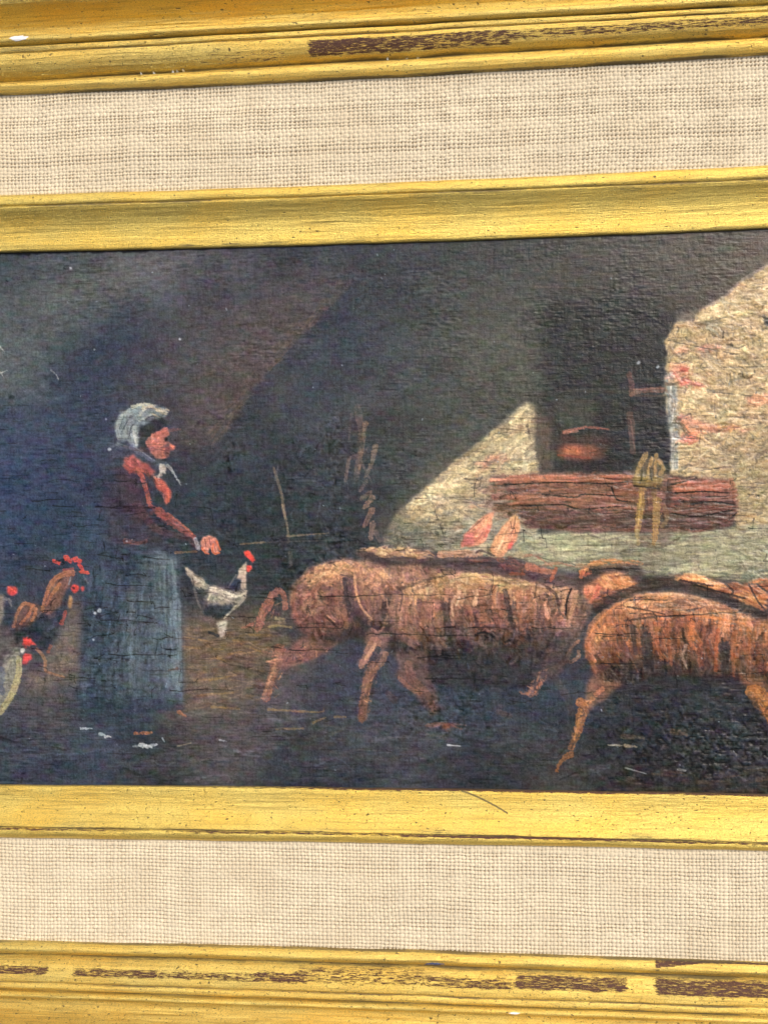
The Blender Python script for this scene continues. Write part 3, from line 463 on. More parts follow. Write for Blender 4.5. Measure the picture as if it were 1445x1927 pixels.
    def wr(poly, n, ang, L, sp=20, lo=.5):
        F(poly, n, ang, L, 3, [(66, 52, 58), (82, 60, 60), (58, 50, 60)], .55, sp, feather=5, relief=-.14, curve=1)
        F(poly, n, ang, L*.8, 3, [(208, 156, 124), (196, 138, 110), (184, 124, 98)], .42, sp, feather=5, relief=.16, curve=1)
    wr([(552, 1130), (570, 1092), (650, 1060), (740, 1072), (840, 1100), (860, 1180), (760, 1200), (640, 1200), (580, 1190)], 95, 75, 20, 32)
    wr([(850, 1120), (900, 1095), (1000, 1100), (1080, 1120), (1070, 1170), (1000, 1190), (870, 1190)], 95, 80, 20, 30)
    wr([(1110, 1230), (1120, 1180), (1200, 1130), (1311, 1128), (1445, 1180), (1600, 1200), (1600, 1270), (1240, 1255)], 210, 86, 26, 22)
    P([(1100, 1225), (1150, 1235), (1250, 1232), (1370, 1240), (1450, 1260), (1620, 1270), (1600, 1310), (1400, 1290), (1240, 1275), (1140, 1300)], (70, 62, 70), 9, .5)
    # tone from lit back to shaded belly
    def tone(poly, back, depth, cream, lo=.62):
        m_ = full(poly, 3.5); bk = cv(back); o_ = np.argsort(bk[:, 0]); yt = np.interp(np.arange(CW), bk[o_, 0], bk[o_, 1])
        t_ = (np.arange(CH)[:, None]-yt[None])/(depth*SC)
        t_ = t_+.055*vnoise(CH, CW, 9, 7)+.05*vnoise(CH, CW, 4, 10)+.03*vnoise(CH, CW, 22, 14)
        f_ = np.interp(t_, [-.1, .03, .12, .24, .5, .7, .9, 1.1], [.95, 1.12, 1.10, 1.04, .96, .88, .70, .55])
        c_ = np.interp(t_, [-.05, .05, .16, .3], [.32, .46, .26, 0]); d_ = np.interp(t_, [lo, lo+.17, lo+.4], [0, .42, .86])
        K[:] *= (1+(f_-1)*m_)[..., None]
        K[:] += (m_*c_*np.clip(.8+.45*vnoise(CH, CW, 5, 3), 0, 1.3))[..., None]*(np.array(cream, float)-K)
        K[:] += (m_*d_)[..., None]*(np.array([62, 64, 78.])-K)
    tone(A, [(545, 1115), (560, 1090), (582, 1072), (612, 1058), (646, 1051), (686, 1055), (730, 1066), (790, 1070), (900, 1090)], 170, (204, 170, 128), .72)
    tone([(757, 1106), (790, 1092), (850, 1076), (910, 1080), (1010, 1098), (1100, 1112), (1112, 1150), (1096, 1200), (1060, 1260), (1000, 1290), (840, 1290), (770, 1270), (745, 1215), (738, 1160)],
         [(738, 1150), (748, 1120), (770, 1104), (800, 1092), (850, 1078), (910, 1080), (1010, 1098), (1100, 1112)], 178, (204, 174, 128), .56)
    tone([(1098, 1220), (1103, 1196), (1128, 1160), (1161, 1135), (1200, 1120), (1255, 1114), (1311, 1121), (1363, 1138), (1405, 1160), (1445, 1168), (1640, 1220), (1600, 1330), (1445, 1320), (1377, 1290), (1239, 1300), (1140, 1310), (1105, 1262)],
         [(1098, 1190), (1110, 1170), (1128, 1155), (1161, 1133), (1200, 1119), (1255, 1113), (1311, 1120), (1363, 1137), (1405, 1158), (1445, 1168), (1600, 1190)], 180, (196, 148, 112), .66)
    def aA(x, y): return np.degrees(np.arctan2(-(y-1170)*.9, (x-630)))+90
    def aB(x, y): return 90+(x-900)*-.12 if y > 1105 else 10-(x-860)*.12
    def aC(x, y): return 90-(x-1300)*.10 if y > 1150 else 8-(x-1250)*.16
    PO(A, 420, aA, 20, 6, .15, .8, 24, .22, 3, warm=4)
    PO([(745, 1110), (800, 1092), (850, 1078), (910, 1080), (1010, 1098), (1100, 1112), (1110, 1180), (1060, 1250), (860, 1260), (760, 1240), (740, 1170)], 520, aB, 24, 6.5, .17, .8, 22, .24, 3, warm=5)
    PO(Cp, 620, aC, 26, 6.5, .18, .8, 18, .26, 3, warm=6)
    PO(WR, 900, lambda x, y: 6+18*np.sin(x*.02+y*.013), 30, 6, .17, .8, 26, .38, 2, warm=5); PO(WL, 260, lambda x, y: 34 if y < 880 else 8, 30, 7, .11, .75, 24, .3, 2, warm=4)
    PO([(1255, 640), (1300, 600), (1445, 540), (1445, 900), (1262, 890)], 160, 0, 16, 5, .2, .6, 70, .3, 4)
    PO(BM, 200, 2, 60, 6, .2, .8, 5, .26, 2, warm=6); PO(LW, 260, 1, 60, 6, .10, .75, 6, .25, 3)
    PO([(1100, 1290), (1445, 1290), (1600, 1300), (1600, 1490), (1060, 1490)], 420, 12, 18, 7, .17, .6, 60, .22, 10)
    PO([(600, 1270), (1060, 1260), (1060, 1400), (600, 1400)], 240, 15, 20, 6, .15, .6, 50, .25, 12)
    PO([(-200, 1330), (1100, 1350), (1100, 1485), (-200, 1485)], 300, 1, 60, 6, .13, .55, 8, .15, 10)
    PO([(470, 800), (640, 760), (640, 1050), (480, 1060)], 200, 70, 22, 6, .12, .6, 40, .2, 14)
    PO([(345, 1170), (560, 1165), (500, 1320), (345, 1340)], 150, 4, 36, 5, .16, .7, 12, .18, 6)
    PO([(170, 1060), (335, 1050), (345, 1320), (150, 1325)], 200, 86, 34, 7, .12, .7, 12, .15, 4)
    PO([(200, 780), (260, 860), (330, 1020), (200, 1030)], 60, 60, 20, 6, .1, .5, 30, .1, 6)
    PO([(-200, 470), (640, 470), (560, 640), (400, 840), (-200, 900)], 420, 8, 60, 9, .07, .45, 14, .10, 14)
    PO([(640, 470), (1250, 450), (1010, 760), (700, 1000), (600, 800)], 380, 20, 50, 9, .07, .45, 30, .10, 14)
    F([(960, 893), (1250, 893), (1250, 908), (960, 906)], 40, 1, 60, 5, [(196, 116, 96), (178, 100, 86)], .75, 3, feather=2, relief=.2)
    F([(940, 912), (1190, 915), (1185, 960), (960, 955)], 46, 3, 64, 7, [(164, 96, 84), (178, 106, 88), (150, 88, 80)], .7, 6, feather=4, relief=.2)
    F([(1262, 908), (1372, 905), (1374, 924), (1270, 928)], 30, 3, 44, 7, [(196, 110, 90), (180, 98, 84)], .75, 4, feather=2, relief=.22)
    F([(940, 962), (1380, 965), (1366, 994), (1000, 992)], 60, 1, 60, 6, [(84, 58, 68), (104, 64, 70)], .65, 4, feather=3, relief=.1)
    for p in ([(950, 912), (1050, 908), (1140, 910), (1186, 906)], [(1020, 930), (1080, 936), (1100, 930), (1170, 934)], [(990, 952), (1060, 950), (1090, 958), (1180, 952)], [(1150, 918), (1160, 940), (1185, 944)], [(1260, 912), (1290, 906)], [(1270, 928), (1320, 925), (1372, 928)], [(1300, 948), (1340, 944), (1380, 950)], [(1262, 966), (1310, 972), (1376, 960)]):
        S(p, 3.4, (46, 38, 46), .85, 2, relief=-.22)
    P([(1252, 905), (1262, 905), (1266, 925), (1258, 960), (1260, 990), (1250, 995)], (66, 48, 58), 2.5, .6)
    # straw tie
    P([(1190, 908), (1194, 880), (1202, 866), (1216, 858), (1236, 860), (1252, 880), (1246, 908), (1240, 920), (1198, 918)], (104, 90, 70), 3, .85)
    for p, w, c_ in (([(1214, 856), (1204, 876), (1196, 900), (1204, 918)], 9, (164, 134, 88)), ([(1226, 862), (1220, 885), (1216, 915)], 6, (172, 138, 92)), ([(1234, 856), (1232, 885), (1232, 916)], 7, (158, 124, 80)), ([(1240, 868), (1247, 880), (1242, 892)], 8, (162, 128, 88)),
                     ([(1200, 905), (1225, 908), (1240, 906)], 18, (150, 118, 74)), ([(1209, 924), (1204, 960), (1198, 997)], 14, (180, 134, 84)), ([(1205, 930), (1200, 990)], 4, (206, 160, 104)), ([(1230, 922), (1232, 950)], 11, (140, 100, 70)),
                     ([(1236, 942), (1234, 975), (1230, 1022)], 14, (172, 128, 82)), ([(1250, 955), (1254, 975), (1246, 990)], 10, (136, 96, 76)), ([(1198, 1000), (1200, 1024)], 9, (160, 142, 104)), ([(1222, 880), (1226, 905)], 3, (70, 60, 50)), ([(1208, 884), (1206, 905)], 3, (74, 64, 52))):
        S(p, w, c_, .88, w*.7, relief=.18)
    S([(1192, 914), (1240, 920)], 3, (52, 44, 46), .8, relief=-.1); S([(1214, 926), (1218, 990)], 5, (92, 60, 68), .7)
    for p, w, c_, al in (
        ([(648, 1090), (653, 1125), (664, 1155), (690, 1178), (712, 1180)], 9, (64, 56, 72), .75), ([(667, 1082), (670, 1112), (680, 1142), (700, 1166)], 5, (212, 164, 128), .75),
        ([(676, 1090), (684, 1120), (694, 1146)], 9, (172, 126, 104), .5), ([(630, 1100), (634, 1140), (640, 1168)], 10, (158, 104, 90), .6), ([(606, 1096), (592, 1112), (580, 1135)], 8, (172, 114, 94), .5),
        ([(556, 1112), (552, 1135), (560, 1160)], 7, (166, 106, 92), .55), ([(590, 1120), (594, 1134), (588, 1144)], 5, (110, 56, 54), .7), ([(612, 1160), (626, 1172), (640, 1184), (648, 1170)], 4, (66, 48, 52), .7), ([(616, 1158), (630, 1170)], 3, (206, 156, 130), .7),
        ([(700, 1184), (712, 1190), (722, 1180)], 5, (196, 142, 120), .6), ([(755, 1108), (800, 1092), (840, 1082)], 6, (70, 54, 56), .55), ([(746, 1105), (757, 1118), (752, 1150)], 4, (74, 54, 58), .6),
        ([(742, 1118), (736, 1145), (726, 1170)], 11, (176, 128, 106), .55), ([(765, 1128), (763, 1170), (758, 1205)], 9, (152, 104, 92), .5), ([(790, 1130), (786, 1180)], 9, (110, 76, 82), .5), ([(812, 1120), (808, 1170)], 8, (156, 108, 92), .45),
        ([(838, 1140), (842, 1175), (846, 1215)], 15, (70, 64, 78), .6), ([(864, 1116), (854, 1126), (850, 1140), (852, 1158)], 6, (222, 180, 148), .85), ([(864, 1124), (857, 1142)], 3.5, (234, 204, 174), .75), ([(846, 1128), (845, 1150)], 5, (72, 52, 52), .6),
        ([(885, 1112), (882, 1140), (888, 1165)], 10, (184, 118, 90), .55), ([(905, 1108), (910, 1150), (920, 1176)], 11, (168, 104, 84), .5), ([(930, 1104), (928, 1128), (934, 1150)], 7, (196, 132, 100), .6), ([(940, 1120), (946, 1160)], 8, (150, 88, 74), .5),
        ([(950, 1112), (956, 1140), (964, 1178)], 10, (66, 56, 66), .7), ([(974, 1118), (978, 1150), (980, 1184)], 12, (188, 124, 94), .6), ([(994, 1116), (1000, 1150), (1002, 1176)], 10, (170, 110, 86), .55), ([(1016, 1122), (1022, 1150)], 8, (140, 92, 78), .5),
        ([(1030, 1106), (1046, 1120), (1052, 1150), (1060, 1160)], 6, (66, 50, 54), .65), ([(1062, 1108), (1060, 1128), (1058, 1148)], 8, (206, 160, 128), .7), ([(1074, 1108), (1066, 1130), (1064, 1160)], 4, (40, 34, 40), .9), ([(1082, 1112), (1079, 1138), (1070, 1160)], 8, (190, 146, 116), .75),
        ([(898, 1176), (960, 1180), (1010, 1172)], 10, (80, 62, 70), .5), ([(895, 1195), (910, 1190), (930, 1200)], 5, (34, 34, 44), .8), ([(950, 1208), (964, 1204)], 5, (30, 32, 42), .8), ([(905, 1176), (930, 1172)], 4, (196, 120, 96), .5),
        ([(760, 1205), (800, 1212), (850, 1222)], 12, (96, 78, 86), .4), ([(820, 1172), (826, 1190)], 8, (154, 116, 92), .5), ([(826, 1200), (838, 1216)], 9, (148, 108, 88), .5),
        ([(1108, 1190), (1120, 1168), (1140, 1150)], 12, (192, 126, 88), .6), ([(1104, 1215), (1110, 1240), (1122, 1262)], 10, (170, 108, 78), .5), ([(1140, 1165), (1150, 1195), (1150, 1225)], 14, (156, 98, 70), .5), ([(1168, 1150), (1174, 1180)], 9, (178, 116, 82), .5),
        ([(1190, 1180), (1192, 1205), (1196, 1230)], 11, (76, 60, 64), .75), ([(1206, 1182), (1208, 1204)], 8, (84, 64, 64), .6), ([(1216, 1200), (1219, 1240), (1222, 1285)], 20, (58, 58, 68), .75), ([(1236, 1176), (1236, 1210), (1244, 1240)], 9, (192, 116, 80), .65),
        ([(1256, 1178), (1258, 1215), (1262, 1250)], 8, (170, 94, 62), .65), ([(1270, 1196), (1272, 1240)], 6, (92, 58, 54), .65), ([(1284, 1184), (1286, 1204), (1294, 1212)], 5, (62, 48, 50), .8), ([(1290, 1214), (1284, 1236), (1292, 1258)], 5, (196, 168, 150), .6),
        ([(1300, 1176), (1306, 1196), (1318, 1212)], 14, (204, 124, 84), .65), ([(1316, 1214), (1318, 1250)], 11, (158, 82, 60), .6), ([(1336, 1178), (1328, 1200), (1322, 1216)], 7, (94, 64, 58), .6), ([(1350, 1186), (1346, 1225), (1346, 1262)], 8, (182, 96, 66), .65),
        ([(1362, 1218), (1362, 1245), (1364, 1272)], 18, (60, 56, 64), .8), ([(1382, 1190), (1378, 1230), (1380, 1272)], 9, (178, 104, 74), .6), ([(1402, 1200), (1406, 1240), (1408, 1280)], 13, (160, 96, 70), .55), ([(1428, 1210), (1430, 1260)], 12, (140, 84, 66), .5),
        ([(1175, 1168), (1240, 1160), (1290, 1160)], 4, (70, 50, 48), .7), ([(1200, 1154), (1260, 1146), (1320, 1160)], 4, (214, 168, 132), .65), ([(1290, 1158), (1340, 1162), (1400, 1174)], 5, (218, 138, 92), .7), ([(1180, 1142), (1215, 1148), (1250, 1156)], 3, (60, 44, 44), .7),
        ([(1120, 1176), (1150, 1145), (1180, 1128)], 4, (222, 150, 104), .6), ([(1210, 1122), (1260, 1118), (1310, 1126), (1350, 1140)], 7, (196, 160, 128), .6)):
        S(p, w, c_, al, w*.7, relief=.12 if sum(c_) > 300 else -.12, bristle=.5)
    # ears
    P([(868, 1030), (872, 1008), (882, 994), (900, 980), (920, 965), (930, 963), (926, 978), (923, 996), (914, 1018), (900, 1026)], (206, 144, 120), 1.2, .97, .2)
    F([(872, 1010), (884, 994), (928, 964), (922, 1000), (902, 1022)], 24, 48, 24, 6, [(220, 164, 130), (196, 124, 106), (214, 150, 122)], .7, 12, relief=.2)
    P([(870, 1026), (876, 1006), (890, 1000), (896, 1020), (888, 1028)], (190, 108, 108), 2, .8); S([(920, 992), (914, 1008)], 7, (206, 110, 100), .6); S([(880, 1000), (910, 975)], 2, (110, 76, 72), .6)
    P([(922, 1030), (928, 1012), (944, 992), (960, 976), (970, 966), (977, 974), (978, 994), (970, 1018), (958, 1034), (940, 1052), (926, 1046)], (204, 150, 118), 1.2, .97, .25)
    F([(926, 1028), (932, 1010), (970, 968), (977, 994), (960, 1030), (938, 1044)], 30, 58, 30, 6, [(220, 172, 134), (190, 130, 102), (210, 156, 120), (226, 186, 150)], .7, 10, relief=.2)
    S([(971, 968), (966, 992), (960, 1010)], 2, (130, 86, 74), .7); P([(955, 1020), (966, 1018), (960, 1034), (954, 1032)], (220, 90, 92), 1.5, .8); P(E(910, 1030, 9, 6), (200, 184, 160), 1.5, .8); S([(896, 1040), (905, 1036), (930, 1046)], 4, (70, 54, 60), .7)
    for poly, sx_ in ((A, .88), (Bp, .88), (Cp, .96)):
        m_ = full(poly, 4)[..., None]; g0 = K.mean(-1, keepdims=True); K[:] += m_*(g0*.95+(K-g0)*sx_-K)+m_*np.array([2, 0, -1.])
    for poly, c_, al in (([(742, 1228), (800, 1222), (806, 1266), (830, 1335), (812, 1346), (774, 1304), (750, 1266)], (112, 82, 80), .7), ([(690, 1186), (734, 1190), (722, 1226), (692, 1262), (674, 1252), (688, 1220)], (142, 106, 98), .75),
                         ([(1112, 1272), (1170, 1284), (1140, 1314), (1106, 1338), (1096, 1326)], (146, 98, 78), .75), ([(1036, 1226), (1078, 1228), (1056, 1264), (1020, 1284), (1008, 1272)], (98, 78, 82), .6), ([(686, 1250), (712, 1240), (702, 1290), (690, 1350), (676, 1352), (680, 1300)], (128, 92, 84), .7),
                         ([(1390, 1270), (1440, 1280), (1470, 1350), (1440, 1350), (1412, 1312)], (146, 98, 70), .7), ([(740, 1268), (760, 1262), (800, 1300), (790, 1316)], (120, 86, 80), .6)):
        P(poly, c_, 3, al, .1, 2)
    # legs under the flank
    S([(706, 1210), (694, 1230), (682, 1252)], 22, (160, 118, 104), .88, 14); S([(706, 1212), (688, 1240)], 6, (206, 166, 136), .7); S([(712, 1222), (692, 1256), (684, 1270)], 12, (52, 60, 80), .8)
    S([(726, 1230), (718, 1246), (706, 1260)], 10, (164, 120, 98), .7); S([(702, 1256), (690, 1290), (684, 1325), (681, 1354)], 21, (134, 94, 82), .9, 11); S([(697, 1266), (686, 1310)], 5, (170, 124, 104), .6); P(E(681, 1350, 7, 7), (132, 84, 76), 2, .7)
    S([(706, 1270), (697, 1310)], 6, (50, 56, 74), .6)
    S([(768, 1250), (778, 1280), (800, 1300), (816, 1335)], 14, (124, 86, 80), .75, 10); S([(752, 1276), (770, 1294), (790, 1305)], 8, (142, 98, 84), .7); S([(730, 1305), (742, 1318)], 12, (96, 80, 84), .5)
    S([(820, 1200), (828, 1216)], 12, (140, 104, 92), .4)
    # front pig hind leg
    S([(1133, 1296), (1122, 1306), (1108, 1322)], 9, (182, 120, 92), .9, 7); S([(1092, 1322), (1098, 1330), (1092, 1350), (1086, 1378), (1074, 1408)], 21, (158, 104, 70), .93, 10); S([(1094, 1335), (1082, 1390)], 5, (196, 140, 92), .7); S([(1086, 1322), (1102, 1326)], 6, (180, 122, 86), .8)
    S([(1104, 1330), (1108, 1350)], 5, (96, 80, 80), .6); S([(1074, 1420), (1064, 1424), (1052, 1438), (1047, 1450)], 10, (156, 100, 66), .85, 5); S([(1064, 1406), (1050, 1424)], 3, (60, 52, 56), .6)
    S([(1416, 1302), (1432, 1310), (1450, 1345), (1480, 1380)], 26, (180, 114, 66), .9, 22); S([(1410, 1306), (1424, 1330)], 10, (120, 84, 62), .6); S([(1424, 1300), (1440, 1325)], 7, (212, 150, 96), .7)
    for p, w, c_ in (([(1144, 1402), (1170, 1403)], 4, (196, 190, 170)), ([(1176, 1403), (1196, 1405)], 6, (190, 168, 140)), ([(1176, 1445), (1215, 1456)], 3, (168, 172, 172)), ([(1276, 1448), (1290, 1450)], 5, (164, 168, 170)), ([(1266, 1376), (1290, 1382)], 12, (112, 84, 72)), ([(1170, 1386), (1210, 1388)], 10, (96, 84, 72))):
        S(p, w, c_, .7, w*.5, relief=.2)
    # ---- hen
    P([(348, 1067), (356, 1069), (370, 1081), (384, 1092), (396, 1104), (390, 1110), (368, 1107), (360, 1094), (352, 1080)], (158, 146, 132), 1.2, .95, .2)
    S([(362, 1082), (366, 1104)], 1.5, (60, 58, 64), .8); S([(352, 1076), (376, 1086), (386, 1092)], 1.5, (80, 76, 78), .7); S([(366, 1108), (372, 1130), (378, 1145)], 5, (128, 120, 116), .6, 3); S([(372, 1108), (384, 1128)], 8, (48, 54, 68), .7)
    P([(394, 1106), (402, 1102), (420, 1110), (440, 1118), (455, 1112), (463, 1110), (461, 1124), (448, 1138), (432, 1148), (420, 1140), (404, 1134), (388, 1138), (392, 1122)], (172, 164, 146), 1.5, .95, .2)
    F([(394, 1106), (420, 1110), (463, 1112), (446, 1138), (392, 1134)], 40, -20, 16, 4, [(206, 198, 172), (150, 142, 130), (188, 178, 152), (120, 116, 116)], .75, 40, relief=.22)
    P([(382, 1150), (394, 1136), (418, 1140), (446, 1134), (434, 1152), (412, 1163), (386, 1160)], (46, 58, 78), 2, .92)
    P([(446, 1084), (454, 1066), (463, 1057), (464, 1078), (462, 1108), (454, 1110), (454, 1090), (444, 1088)], (184, 166, 150), 1.1, .95, .2); P([(430, 1102), (444, 1088), (454, 1094), (450, 1108), (436, 1112)], (52, 64, 92), 2, .85)
    P([(384, 1104), (400, 1100), (440, 1114), (464, 1108), (460, 1130), (440, 1146), (410, 1150), (384, 1138)], (128, 124, 118), 3, .55)
    PO([(350, 1068), (396, 1104), (440, 1112), (464, 1100), (460, 1130), (430, 1150), (380, 1140)], 50, -24, 13, 4, .24, .8, 40, .25, 2)
    S([(463, 1112), (458, 1128), (440, 1146), (424, 1160)], 6, (168, 160, 146), .85, 4); S([(430, 1105), (445, 1082)], 3, (120, 118, 118), .6); S([(444, 1140), (422, 1164)], 3, (206, 198, 176), .7)
    P([(408, 1172), (426, 1162), (426, 1180), (422, 1198), (414, 1200), (410, 1184)], (190, 180, 168), 1.5, .9, .2); S([(412, 1180), (424, 1174)], 2, (96, 88, 88), .6); S([(394, 1190), (410, 1196)], 6, (46, 54, 70), .8)
    for p, w, c_ in (([(398, 1108), (420, 1114), (446, 1122)], 8, (206, 198, 178)), ([(392, 1128), (398, 1116), (404, 1110)], 4, (196, 188, 168)), ([(430, 1124), (450, 1122), (461, 1116)], 6, (214, 206, 184)), ([(352, 1072), (368, 1088), (384, 1100)], 6, (176, 166, 152)), ([(412, 1124), (430, 1130)], 5, (186, 178, 160))):
        S(p, w, c_, .85, w*.5, relief=.25)
    P([(384, 1150), (396, 1138), (418, 1142), (442, 1138), (430, 1154), (410, 1163), (388, 1160)], (48, 58, 74), 2, .75)
    P([(458, 1037), (465, 1036), (478, 1044), (483, 1054), (476, 1058), (466, 1050)], (230, 78, 74), 1, .96, .25); P([(463, 1066), (474, 1063), (477, 1072), (470, 1076), (463, 1074)], (228, 80, 76), 1, .96, .25)
    P([(380, 1160), (400, 1160), (400, 1178), (384, 1172)], (112, 92, 92), 3, .6)
    # small legs behind
    S([(512, 1120), (524, 1112), (532, 1116), (536, 1130), (537, 1144)], 13, (160, 106, 94), .93, 9); S([(507, 1132), (494, 1156), (486, 1182)], 18, (158, 104, 94), .95, 13); S([(476, 1174), (462, 1180), (456, 1181)], 7, (166, 108, 94), .9, 4)
    S([(514, 1134), (500, 1140)], 5, (166, 112, 98), .7); S([(520, 1164), (534, 1166)], 7, (168, 150, 120), .8); S([(524, 1172), (536, 1172)], 5, (140, 124, 104), .8); S([(506, 1180), (526, 1177), (548, 1181)], 4.5, (166, 142, 98), .85); P([(505, 1182), (560, 1186), (580, 1204), (520, 1192)], (52, 62, 82), 5, .6)
    # ---- fowl at left
    P([(20, 1180), (60, 1140), (100, 1110), (118, 1090), (132, 1110), (128, 1150), (110, 1200), (84, 1235), (60, 1215), (30, 1200)], (50, 60, 82), 5, .85)
    P([(137, 1073), (118, 1075), (98, 1094), (84, 1122), (79, 1152), (96, 1158), (112, 1140), (124, 1116), (134, 1100)], (128, 88, 76), 2.5, .8, .1)
    P([(70, 1138), (44, 1134), (28, 1158), (22, 1182), (40, 1182), (60, 1176), (76, 1156), (84, 1146)], (116, 82, 74), 3, .75, .1)
    PO([(137, 1073), (98, 1094), (79, 1152), (96, 1158), (124, 1116)], 26, 62, 14, 4, .2, .7, 14, .2, 2); PO([(20, 1182), (60, 1140), (100, 1110), (118, 1120), (110, 1200), (60, 1215)], 40, 50, 14, 5, .2, .6, 24, .15, 3)
    for p, w, w2 in (([(137, 1078), (122, 1080), (106, 1088), (94, 1104), (86, 1126), (80, 1150)], 11, 6), ([(112, 1100), (98, 1120), (88, 1140)], 8, 4), ([(64, 1140), (46, 1136), (34, 1152), (26, 1178)], 8, 6), ([(62, 1142), (54, 1158), (40, 1174)], 8, 5), ([(68, 1146), (66, 1158), (60, 1168)], 8, 5)):
        S(p, w, (168, 110, 84), .9, w2, relief=.2)
    for p, w in (([(103, 1056), (112, 1060)], 7), ([(125, 1049), (133, 1055)], 11), ([(143, 1053), (152, 1056)], 10), ([(150, 1062), (156, 1072)], 8), ([(154, 1076), (166, 1078)], 7), ([(120, 1072), (138, 1070)], 4)):
        S(p, w, (214, 80, 74), .93 if w > 5 else .5, w*.8, relief=.25)
    P(E(141, 1107, 9, 8), (224, 78, 72), 1.2, .95, .2); P(E(155, 1108, 4, 6), (206, 76, 74), 1.2, .9); P(E(140, 1105, 3, 2.5), (60, 40, 48), .8, .8); P(E(132, 1133, 4, 12, 5), (176, 136, 96), 1.5, .9, .2); S([(134, 1086), (130, 1100)], 2.5, (140, 150, 160), .7); S([(158, 1084), (166, 1098)], 4, (96, 106, 118), .6)
    S([(124, 1150), (121, 1162), (117, 1172)], 5, (176, 80, 76), .8, 8); S([(96, 1216), (92, 1226)], 6, (150, 84, 70), .7)
    P(E(23, 1111, 10, 9), (206, 78, 76), 1.5, .95, .2); S([(16, 1104), (28, 1112)], 3, (240, 110, 96), .6); P([(-30, 1118), (8, 1120), (9, 1150), (6, 1170), (-30, 1200)], (134, 126, 114), 2.5, .9, .1); S([(8, 1128), (18, 1128), (22, 1140)], 7, (130, 130, 132), .7, 3)
    P([(10, 1136), (30, 1150), (24, 1180), (8, 1176)], (46, 58, 84), 4, .8)
    P([(-60, 1330), (0, 1256), (12, 1236), (34, 1218), (38, 1232), (39, 1262), (34, 1292), (18, 1326), (0, 1348), (-60, 1400)], (128, 128, 120), 2, .95, .15)
    S([(36, 1240), (36, 1266), (26, 1300), (2, 1340)], 12, (168, 160, 122), .88, 12); S([(4, 1262), (2, 1290), (4, 1300)], 14, (86, 96, 116), .7); S([(10, 1244), (28, 1226)], 4, (96, 92, 94), .7); S([(12, 1262), (20, 1244), (36, 1238)], 5, (150, 148, 134), .7)
    P([(42, 1198), (52, 1198), (64, 1206), (70, 1214), (58, 1214), (54, 1218), (46, 1210)], (228, 78, 76), 1.2, .95, .25); S([(44, 1212), (50, 1218)], 5, (150, 66, 76), .8); P([(42, 1236), (50, 1230), (60, 1231), (61, 1240), (54, 1244), (52, 1250), (43, 1247)], (222, 76, 80), 1.2, .95, .25); P(E(43, 1225, 4.5, 5), (206, 200, 196), 1, .95, .2); P(E(34, 1206, 5, 4), (40, 46, 60), 1.5, .8)
    P([(60, 1216), (80, 1216), (84, 1262), (46, 1268), (44, 1250), (62, 1246)], (66, 68, 88), 4, .7)
    S([(70, 1222), (80, 1232), (86, 1246), (86, 1262), (100, 1268), (122, 1274)], 7, (154, 112, 90), .82, 4)
    for poly in ([(500, 1315), (515, 1235), (560, 1205), (640, 1190), (620, 1225), (540, 1262), (522, 1315)], [(672, 1360), (680, 1270), (700, 1240), (724, 1215), (712, 1260), (694, 1350)], [(1070, 1410), (1086, 1325), (1130, 1295), (1104, 1340), (1090, 1405)],
                 [(1400, 1300), (1440, 1300), (1480, 1380), (1450, 1370)], [(980, 1306), (1012, 1262), (1036, 1258), (1010, 1310)], [(455, 1182), (500, 1130), (536, 1112), (540, 1145), (490, 1186)]):
        F(poly, 34, 70, 9, 2.6, [(70, 58, 64), (88, 66, 66), (206, 152, 118), (188, 130, 100), (60, 58, 70)], .6, 40, feather=2, relief=.15)
    # feathers on the floor
    for p, w, c_ in (([(153, 1371), (174, 1371)], 4, (150, 160, 168)), ([(189, 1381), (197, 1383)], 6, (160, 170, 176)), ([(198, 1386), (209, 1386)], 5, (176, 182, 184)), ([(252, 1404), (264, 1404)], 5, (150, 156, 164)), ([(266, 1402), (276, 1404)], 9, (196, 200, 204)), ([(278, 1405), (294, 1401)], 8, (190, 194, 200)),
                     ([(254, 1380), (286, 1379)], 6, (176, 116, 88)), ([(337, 1340), (350, 1348)], 8, (166, 112, 90)), ([(414, 1393), (426, 1395)], 4, (150, 156, 164)), ([(842, 1402), (866, 1404)], 3, (176, 178, 184)), ([(306, 1389), (310, 1396)], 3, (150, 160, 168)), ([(335, 1404), (360, 1398)], 3, (124, 116, 106))):
        S(p, w, c_, .9, w*.6, relief=.2)

    m_ = full(BM, 6)[..., None]; g0 = K.mean(-1, keepdims=True); K[:] += m_*(g0+(K-g0)*.84+np.array([0, 4, -5.])-K)
    # ---- age: horizontal craquelure, dust, canvas grain
    def crack(x, y, L, dark=.55, w=1.3):
        n = max(3, int(L/9)); xs = np.linspace(x, x+L, n); ys = y+np.cumsum(RNG.normal(size=n))*1.1
        S(np.c_[xs, ys], w, (26, 26, 32), dark, w*.6, bristle=.2, relief=-.2)
    for x, y, L in ((598, 1122, 260), (560, 1180, 85), (690, 1195, 140), (545, 1222, 90), (820, 1196, 100), (860, 1126, 70), (880, 1180, 60), (1128, 1194, 60), (1185, 1130, 70), (1240, 1160, 200), (1130, 1248, 70), (1230, 1202, 60), (190, 1167, 100), (205, 1230, 120),
                    (270, 1048, 50), (200, 1096, 90), (60, 940, 60), (100, 952, 40), (180, 955, 80), (480, 1124, 40), (420, 1158, 60), (785, 1240, 90), (800, 1276, 120), (1000, 1180, 90), (830, 1238, 40), (1120, 1192, 80), (240, 1130, 50), (320, 1300, 120)):
        crack(x, y, L, .75, 1.7)
